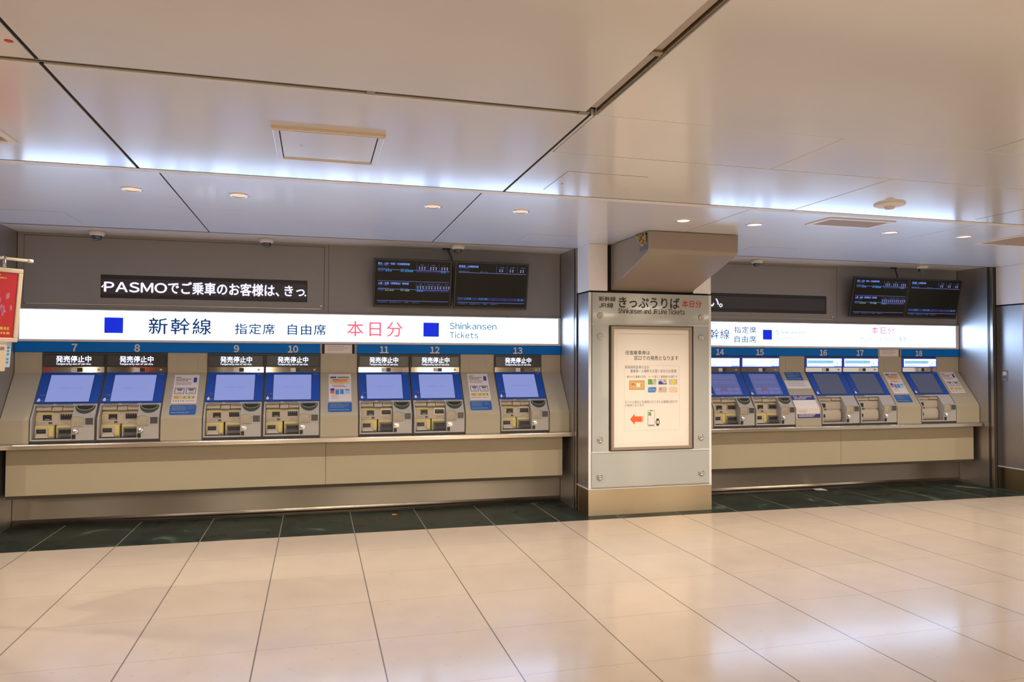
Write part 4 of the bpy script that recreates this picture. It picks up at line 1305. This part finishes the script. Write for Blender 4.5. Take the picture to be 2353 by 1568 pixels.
def monitor(x0, label, kind, dim):
    W_, H_ = 0.746, 0.464
    fr = Frame((x0, 7.10, 1.940), (1, 0, 0), (0, -0.10, 0.453))
    t = thing('departure_monitor', label, 'monitor', (x0 + W_ / 2, 7.10, 1.94), 'departure monitors hung above the signs')
    MB().rect(fr, 0, W_, 0, H_, -0.028, 0.0).build('case', 'tv_case', t, bevel=0.004)
    MB().rect(fr, 0.014, W_ - 0.014, 0.022, H_ - 0.014, 0.0, 0.001).build('screen', 'tv_face', t)
    b = MB().rect(fr, W_ / 2 - 0.10, W_ / 2 + 0.10, 0.12, 0.30, -0.05, -0.028)
    b.box(x0 + W_ / 2 - 0.06, x0 + W_ / 2 + 0.06, 7.10, 7.2117, 2.08, 2.16)
    b.build('wall_bracket', 'tv_case', t)
    U = lambda u: u * W_
    V = lambda v: (1 - v) * H_
    b = MB()
    mats = ['tv_white', 'tv_dim', 'tv_rule', 'tv_cyan', 'tv_green', 'tv_bar', 'tv_violet']
    d = 0.0016

    def tx(s, u0, u1, v0, v1, mi, bold=0.0):
        b.text(fr, s, U(u0), U(u1), V(v1), V(v0), d, mi, bold)

    def rule(u0, u1, v, mi=2, h=0.004):
        b.rect(fr, U(u0), U(u1), V(v) - h / 2, V(v) + h / 2, 0.001, 0.0014, mi)

    def seats(u, v, n, mi_o=None):
        for i in range(n):
            for k, mi in ((0, (0, 4, 6)[i % 3]), (1, 6)):
                b.poly(fr, disc(U(u + i * 0.034), V(v + k * 0.034), 0.0062, 0.0062, 8), 0.001, 0.0014, mi)

    def ring_(u, v):
        n = 14
        for i in range(n):
            a0, a1 = 2 * math.pi * i / n, 2 * math.pi * (i + 1) / n
            q = [(U(u) + r * math.cos(a), V(v) + r * math.sin(a)) for r, a in ((0.009, a0), (0.009, a1), (0.0065, a1), (0.0065, a0))]
            b.poly(fr, q, 0.0014, 0.0018, 3)
    if kind == 0:
        tx('東北・山形・秋田・北海道新幹線', 0.05, 0.45, 0.078, 0.125, 0, 0.02)
        tx('[22:37 現在]', 0.05, 0.18, 0.125, 0.152, 1)
        tx('発車時刻 列車', 0.05, 0.19, 0.190, 0.215, 1)
        tx('番号・行先', 0.34, 0.44, 0.190, 0.215, 1)
        rule(0.05, 0.965, 0.222)
        b.rect(fr, U(0.54), U(0.965), V(0.262), V(0.226), 0.001, 0.0013, 5)
        tx('22:44', 0.05, 0.12, 0.235, 0.262, 1)
        tx('なすの', 0.145, 0.225, 0.228, 0.264, 3, 0.02)
        tx('281 那須塩原', 0.335, 0.495, 0.228, 0.262, 3, 0.01)
        for i, s in enumerate(('指定', '自由', 'グリーン')):
            u = 0.585 + i * 0.145
            tx(s, u, u + 0.05, 0.095, 0.122, 1)
            seats(u - 0.008, 0.155, 3)
            b.rect(fr, U(u - 0.045), U(u - 0.0425), V(0.265), V(0.08), 0.001, 0.0013, 1)
        ring_(0.868, 0.246), ring_(0.902, 0.246)
        rule(0.05, 0.965, 0.455, 2, 0.003)
        tx('上越・北陸（長野経由）新幹線', 0.055, 0.445, 0.480, 0.527, 0, 0.02)
        tx('[22:37 現在]', 0.055, 0.18, 0.527, 0.553, 1)
        tx('発車時刻 列車', 0.055, 0.19, 0.595, 0.618, 1)
        tx('番号・行先', 0.34, 0.44, 0.595, 0.618, 1)
        rule(0.055, 0.965, 0.622)
        b.rect(fr, U(0.54), U(0.965), V(0.662), V(0.626), 0.001, 0.0013, 5)
        tx('22:56', 0.055, 0.125, 0.632, 0.658, 1)
        tx('たにがわ', 0.145, 0.26, 0.628, 0.662, 4, 0.01)
        tx('477 高崎', 0.34, 0.455, 0.628, 0.660, 4, 0.01)
        for i in range(4):
            u = 0.575 + i * 0.112
            tx(('指定', '軽井沢', '長野', '終点')[i], u, u + (0.05, 0.085, 0.05, 0.05)[i], 0.492, 0.518, 1)
            seats(u - 0.012, 0.552, 3)
            b.rect(fr, U(u - 0.035), U(u - 0.0325), V(0.665), V(0.47), 0.001, 0.0013, 1)
        for i in range(3):
            ring_(0.568 + 0.026 * i, 0.645)
    else:
        tx('東海道・山陽新幹線', 0.05, 0.31, 0.078, 0.125, 0, 0.02)
        tx('[22:37 現在]', 0.05, 0.18, 0.125, 0.152, 1)
        tx('発車時刻 列車', 0.05, 0.19, 0.195, 0.220, 1)
        tx('番号・行先', 0.34, 0.44, 0.195, 0.220, 1)
        rule(0.05, 0.965, 0.230)
        for i in range(3):
            u = 0.60 + i * 0.143
            tx(('名古屋', '新大阪', '終点')[i], u, u + 0.06, 0.085, 0.115, 1)
            seats(u, 0.150, 2)
            b.rect(fr, U(u - 0.045), U(u - 0.0425), V(0.225), V(0.07), 0.001, 0.0013, 1)
        b.rect(fr, U(0.05), U(0.965), V(0.815), V(0.755), 0.001, 0.0013, 5)
        tx('22:47', 0.05, 0.12, 0.765, 0.797, 1)
        tx('こだま', 0.145, 0.23, 0.762, 0.800, 3, 0.02)
        tx('815 三島', 0.335, 0.45, 0.762, 0.796, 3, 0.01)
        for u in (0.53, 0.68, 0.825):
            b.rect(fr, U(u), U(u + 0.0025), V(0.815), V(0.757), 0.0013, 0.0016, 1)
        ring_(0.878, 0.785), ring_(0.925, 0.785)
    rule(0.05, 0.965, 0.862)
    tx('○空席有り   ▲残席わずか   ×満席   －設定なし', 0.06, 0.60, 0.880, 0.905, 1)
    b.build('screen_lettering', mats, t)
    return t


monitor(0.523, 'left departure monitor over the left bay sign', 0, 0)
monitor(1.296, 'right departure monitor over the left bay sign', 1, 0)
monitor(5.858, 'left departure monitor over the right bay sign', 0, 1)
monitor(6.608, 'right departure monitor over the right bay sign', 1, 1)
for x, lab in ((1.235, 'black cable from the ceiling to the monitors of the left bay'), (6.50, 'black cable from the ceiling to the monitors of the right bay')):
    t = thing('cable', lab, 'cable', (x, 7.1, 2.4))
    pts = [(x, 7.12, ZF + 0.003), (x + 0.015, 7.12, 2.50), (x + 0.040, 7.125, 2.46), (x + 0.054, 7.13, 2.41), (x + 0.056, 7.14, 2.30), (x + 0.05, 7.15, 2.10), (x + 0.048, 7.15, 1.97), (x + 0.02, 7.16, 1.955)]
    MB().tube(pts, 0.0085, 8).build('cord', 'black', t)
    MB().tube([(x - 0.045, 7.12, ZF - 0.006), (x + 0.035, 7.12, ZF - 0.006)], 0.008, 8).build('outlet', 'black', t)

# ------------------------------------------------------------------ ceiling furniture
proto = None
for i, (x, y, lab) in enumerate(((-1.823, 7.01, 'dome camera over the left bay, leftmost, before the ticker hatch'), (-0.438, 7.01, 'dome camera over the left bay, above the ticker text end'),
                                 (1.305, 6.90, 'dome camera over the left bay, beside the monitor cable'), (4.598, 6.99, 'dome camera over the right bay, above the nearly empty ticker'),
                                 (6.66, 6.88, 'dome camera over the right bay, above its two monitors'))):
    if proto is None:
        t = thing('dome_camera', lab, 'security camera', (0, 7, ZF + 0.004), 'white dome cameras under the soffit')
        B = Frame((0, 7, ZF + 0.004), (1, 0, 0), (0, -1, 0))
        MB().lathe(B, [(0.058, 0), (0.064, 0.006), (0.064, 0.022), (0.052, 0.038), (0.036, 0.040)], 28).build('base', 'cam_white', t)
        MB().lathe(B, [(0.041, 0.036)] + [(0.041 * math.cos(math.radians(a)), 0.044 + 0.036 * math.sin(math.radians(a))) for a in range(0, 91, 15)], 28).build('dome', 'cam_dome', t)
        proto = t
    else:
        t = copy_tree(proto)
    t.location = (x, y, ZF + 0.004)
    t['label'] = lab



def bulb(x):
    d = bpy.data.lights.new('downlight_bulb', 'SPOT')
    d.energy, d.color, d.spot_size, d.spot_blend, d.shadow_soft_size = 76, (1.0, 0.88, 0.73), math.radians(125), 0.7, 0.02
    o = bpy.data.objects.new('downlight_bulb', d)
    o.location = (x, 5.155, ZF - 0.012)
    C.objects.link(o)


proto = None
LAMPS = ((-1.144, 'first'), (-0.50, 'second'), (0.79, 'third'), (1.435, 'fourth'), (2.746, 'bright, fifth'), (3.371, 'sixth'), (4.666, 'seventh'), (5.436, 'eighth and last'))
for i, (x, word) in enumerate(LAMPS):
    lab = 'round ceiling downlight, %s from the left in the row' % word
    if i in (0, 4):
        t = thing('downlight', lab, 'downlight', (0, 5.155, ZF), 'round downlights before the machine bays')
        B = Frame((0, 5.155, ZF), (1, 0, 0), (0, -1, 0))
        MB().lathe(B, [(0.066, 0), (0.066, 0.004), (0.058, 0.006), (0.050, 0.002)], 32).build('trim_ring', 'lamp_ring', t)
        MB().lathe(B, [(0.050, 0.0025), (0.02, 0.0012), (0, 0.001)], 32).build('lamp', 'lamp_glow' if i == 0 else 'lamp_bright', t)
        protos = t
        t0_ = t
    else:
        t = copy_tree(protos) if i != 5 else copy_tree(t0_)
    if i == 0:
        first = t
    if i > 4:
        pass
    t.location = (x, 5.155, ZF)
    t['label'] = lab
    bulb(x)
for x in (-3.09, -2.45, 6.60, 7.30, 8.55):              # unseen spots added beyond the picture edges to brighten the floor ends
    bulb(x)

for x0, x1, y0, y1, z, gx, lab, nm in ((3.74, 4.34, 4.73, 5.03, ZF, 0.04, 'square ceiling air vent between the downlights of the right bay', 'air_vent'),
                                       (5.83, 6.45, 4.94, 5.43, ZF, 0.03, 'ceiling air vent cut by the right picture edge', 'air_vent'),
                                       (-2.0, -1.30, 3.30, 3.755, ZN, 0.03, 'ceiling air vent corner at the left picture edge', 'air_vent')):
    t = thing(nm, lab, 'air vent', ((x0 + x1) / 2, (y0 + y1) / 2, z - 0.008))
    B = below(z)
    fr_ = MB().ring(B, x0, x1, -y1, -y0, gx, 0.0, 0.008).build('frame', 'white_trim', t, bevel=0.002)
    b = MB().rect(B, x0 + gx, x1 - gx, -y1 + gx, -y0 - gx, 0.0, 0.002)
    n = 14
    for i in range(n):
        v = -y1 + gx + (y1 - y0 - 2 * gx) * (i + 0.15) / n
        b.rect(B, x0 + gx, x1 - gx, v, v + (y1 - y0 - 2 * gx) / n * 0.6, 0.002, 0.006)
    b.build('grille', 'grille', t)

for x0, x1, y0, y1, z, lab in ((1.243, 1.692, 3.56, 3.985, ZN, 'flush ceiling access hatch nearest the middle pillar, front row'), (-2.30, -1.818, 6.12, 6.56, ZF, 'flush ceiling access hatch over the left end of the left bay'),
                               (1.763, 2.19, 6.08, 6.53, ZF, 'flush ceiling access hatch between left bay monitors and pillar'), (4.02, 4.50, 6.15, 6.58, ZF, 'flush ceiling access hatch just right of the boxed beam'),
                               (4.345, 4.82, 3.60, 4.03, ZN, 'flush ceiling access hatch at the right picture edge')):
    t = thing('ceiling_hatch', lab, 'ceiling hatch', ((x0 + x1) / 2, (y0 + y1) / 2, z - 0.0016))
    B = below(z)
    MB().rect(B, x0, x1, -y1, -y0, 0.0, 0.0005).build('joint', 'label_grey', t)
    MB().rect(B, x0 + 0.0025, x1 - 0.0025, -y1 + 0.0025, -y0 - 0.0025, 0.0005, 0.0016).build('cover', 'ceiling' if z == ZN else 'ceiling_signlit', t)
t = thing('ceiling_hatch', 'framed ceiling access hatch with brass edged rim, left of centre', 'ceiling hatch', (0.05, 3.44, ZN - 0.012))
B = below(ZN)
MB().ring(B, -0.185, 0.282, -3.695, -3.188, 0.026, 0.0, 0.006).build('rim', 'ceiling', t, bevel=0.002)
for v0, v1, d in ((-3.200, -3.184, 0.012), (-3.222, -3.212, 0.010), (-3.680, -3.674, 0.009)):
    MB().rect(B, -0.187 if v0 > -3.3 else -0.158, 0.284 if v0 > -3.3 else 0.262, v0, v1, 0.0, d).build('rim_edging', 'cream_frame', t)
MB().rect(B, -0.159, 0.256, -3.669, -3.214, 0.0, 0.0008).build('joint', 'gap', t)
MB().rect(B, -0.154, 0.251, -3.666, -3.218, 0.0008, 0.004).build('cover', 'ceiling', t)
MB().lathe(B, [(0.008, 0.004), (0.007, 0.006), (0, 0.006)], 14, 0, -0.07, -3.44).build('latch', 'lamp_ring', t)
t = thing('smoke_detector', 'round white ceiling detector in front of the right bay', 'smoke detector', (3.42, 3.78, ZN))
B = Frame((3.42, 3.78, ZN), (1, 0, 0), (0, -1, 0))
MB().lathe(B, [(0.088, 0), (0.090, 0.005), (0.080, 0.011), (0.045, 0.015), (0.03, 0.015)], 36).build('base', 'white_trim', t)
MB().lathe(B, [(0.032, 0.014), (0.030, 0.022), (0.022, 0.030), (0, 0.032)], 28).build('sensor', 'cam_white', t)
tag(MB().lathe(Frame((-0.914, 2.548, ZN), (1, 0, 0), (0, -1, 0)), [(0.013, 0), (0.012, 0.0012), (0, 0.0014)], 20).build('red_sticker', 'ink_red'), 'small red round sticker on the ceiling near top left corner', 'sticker')
t = thing('pilot_pin', 'tiny dark pin hole on the front row ceiling near pillar', 'pin', (1.30, 3.82, ZN))
MB().lathe(Frame((1.30, 3.82, ZN - 0.0016), (1, 0, 0), (0, -1, 0)), [(0.006, 0), (0.005, 0.002), (0, 0.002)], 12).build('cap', 'label_grey', t)

# ------------------------------------------------------------------ red poster on a stand, left picture edge
a = math.radians(44.8)
ex = Vector((math.sin(a), math.cos(a), 0))
en = Vector((math.cos(a), -math.sin(a), 0))
ey = (Vector((0, 0, 1)) * 0.447 + en * 0.058).normalized()
TR = Vector((-1.729, 5.106, 1.984))
W_, H_ = 0.345, 0.447
PF = Frame(TR - ex * W_ - ey * H_, ex, ey)
t = thing('poster_stand', 'cream framed red poster hung on a stand at the left edge', 'poster stand', (TR - ex * 0.55).to_tuple()[:2] + (0,))
MB().ring(PF, 0, W_, 0, H_, 0.026, -0.006, 0.008).build('frame', 'cream_frame', t, bevel=0.004)
MB().rect(PF, 0.02, W_ - 0.02, 0.02, H_ - 0.02, -0.006, 0.002).build('poster', 'red_poster', t)
b = MB()
b.lines(PF, 0.05, W_ - 0.075, H_ - 0.075, H_ - 0.038, 2, 0, 0.002, 0.0026, 0.45, 4)
rg = random.Random(5)
for row, (z0, z1) in enumerate(((0.105, 0.135), (0.072, 0.092), (0.042, 0.062))):
    u = 0.05
    while u < W_ - (0.115 if row == 0 else 0.06):
        w = rg.uniform(0.008, 0.02)
        b.poly(PF, rr(u, u + w, z0 + rg.uniform(0, 0.006), z1, 0.003), 0.002, 0.0026, 0)
        u += w + 0.005
for k in range(14):
    u, v = W_ - 0.095 + rg.uniform(-0.03, 0.045), 0.14 + rg.random() * 0.15
    b.poly(PF, disc(u, v, rg.uniform(0.004, 0.008), rg.uniform(0.008, 0.022), 10), 0.002, 0.0026, 1)
b.build('poster_print', ['gold', 'red_bloom'], t)
MB().rect(PF, 0.10, W_ - 0.055, -0.178, -0.004, -0.004, 0.002).build('lower_card', 'cream_frame', t)
lb = MB().rect(PF, W_ - 0.085, W_ - 0.026, -0.155, -0.004, -0.010, -0.005).build('blue_sheet', 'light_blue', t)
b = MB()
for v in (-0.03, -0.05, -0.07, -0.10, -0.12):
    b.rect(PF, W_ - 0.048, W_ - 0.036, v - 0.012, v, -0.005, -0.0045)
b.build('sheet_print', 'card_sky', lb)
b = MB()
b.rect(PF, W_ - 0.09, W_ - 0.068, -0.05, -0.03, 0.002, 0.0025)
b.build('card_print', 'label_grey', t)
rod_end = Vector((-1.693, 5.147, 2.041))
r0 = rod_end - ex * 0.62
MB().tube([r0, rod_end - ex * 0.03], 0.0095, 12).build('rod', 'cream_frame', t)
MB().tube([rod_end - ex * 0.03, rod_end], 0.0115, 12).build('rod_cap', 'white_plastic', t)
for k in (0.105, 0.29):
    q = PF.at(W_ - k, H_)
    MB().tube([q, q + Vector((0, 0, 0.012)), Vector((q.x, q.y, rod_end.z + 0.012))], 0.009, 8).build('hanger_clip', 'steel_plain', t)
pb = r0 + ex * 0.06
MB().tube([(pb.x, pb.y, 0.02), (pb.x, pb.y, 2.06)], 0.014, 12).build('pole', 'cream_frame', t)
MB().lathe(Frame((pb.x, pb.y, 0), (1, 0, 0), (0, 1, 0)), [(0.17, 0), (0.17, 0.012), (0.03, 0.03), (0, 0.03)], 32).build('base', 'cream_frame', t)

# ------------------------------------------------------------------ litter on the marble
b = MB()
b.solid([(5.40, 7.10, 0.0), (5.52, 7.05, 0.0), (5.50, 7.13, 0.001), (5.42, 7.17, 0.0)], [(5.40, 7.10, 0.003), (5.52, 7.05, 0.002), (5.50, 7.13, 0.012), (5.42, 7.17, 0.004)])
tag(b.build('paper_scrap', 'scrap'), 'pale torn paper scrap on the green marble under machine 16', 'paper scrap')
b = MB().poly(Frame((0.718, 6.89, 0.002), (1, 0, 0), (0, 1, 0)), disc(0, 0, 0.024, 0.012, 12), 0.0, 0.012)
tag(b.build('dry_leaf', 'leaf', bevel=0.003), 'small orange brown dry leaf on the marble below machine 11', 'leaf')
for x, y, lab in ((1.111, 6.973, 'tiny dark crumb on the marble nearest the dry leaf'), (1.829, 7.03, 'tiny dark crumb on the marble nearest the pillar')):
    tag(MB().lathe(Frame((x, y, 0), (1, 0, 0), (0, 1, 0)), [(0.009, 0), (0.010, 0.005), (0.005, 0.010), (0, 0.011)], 9).build('crumb', 'ink'), lab, 'crumb')
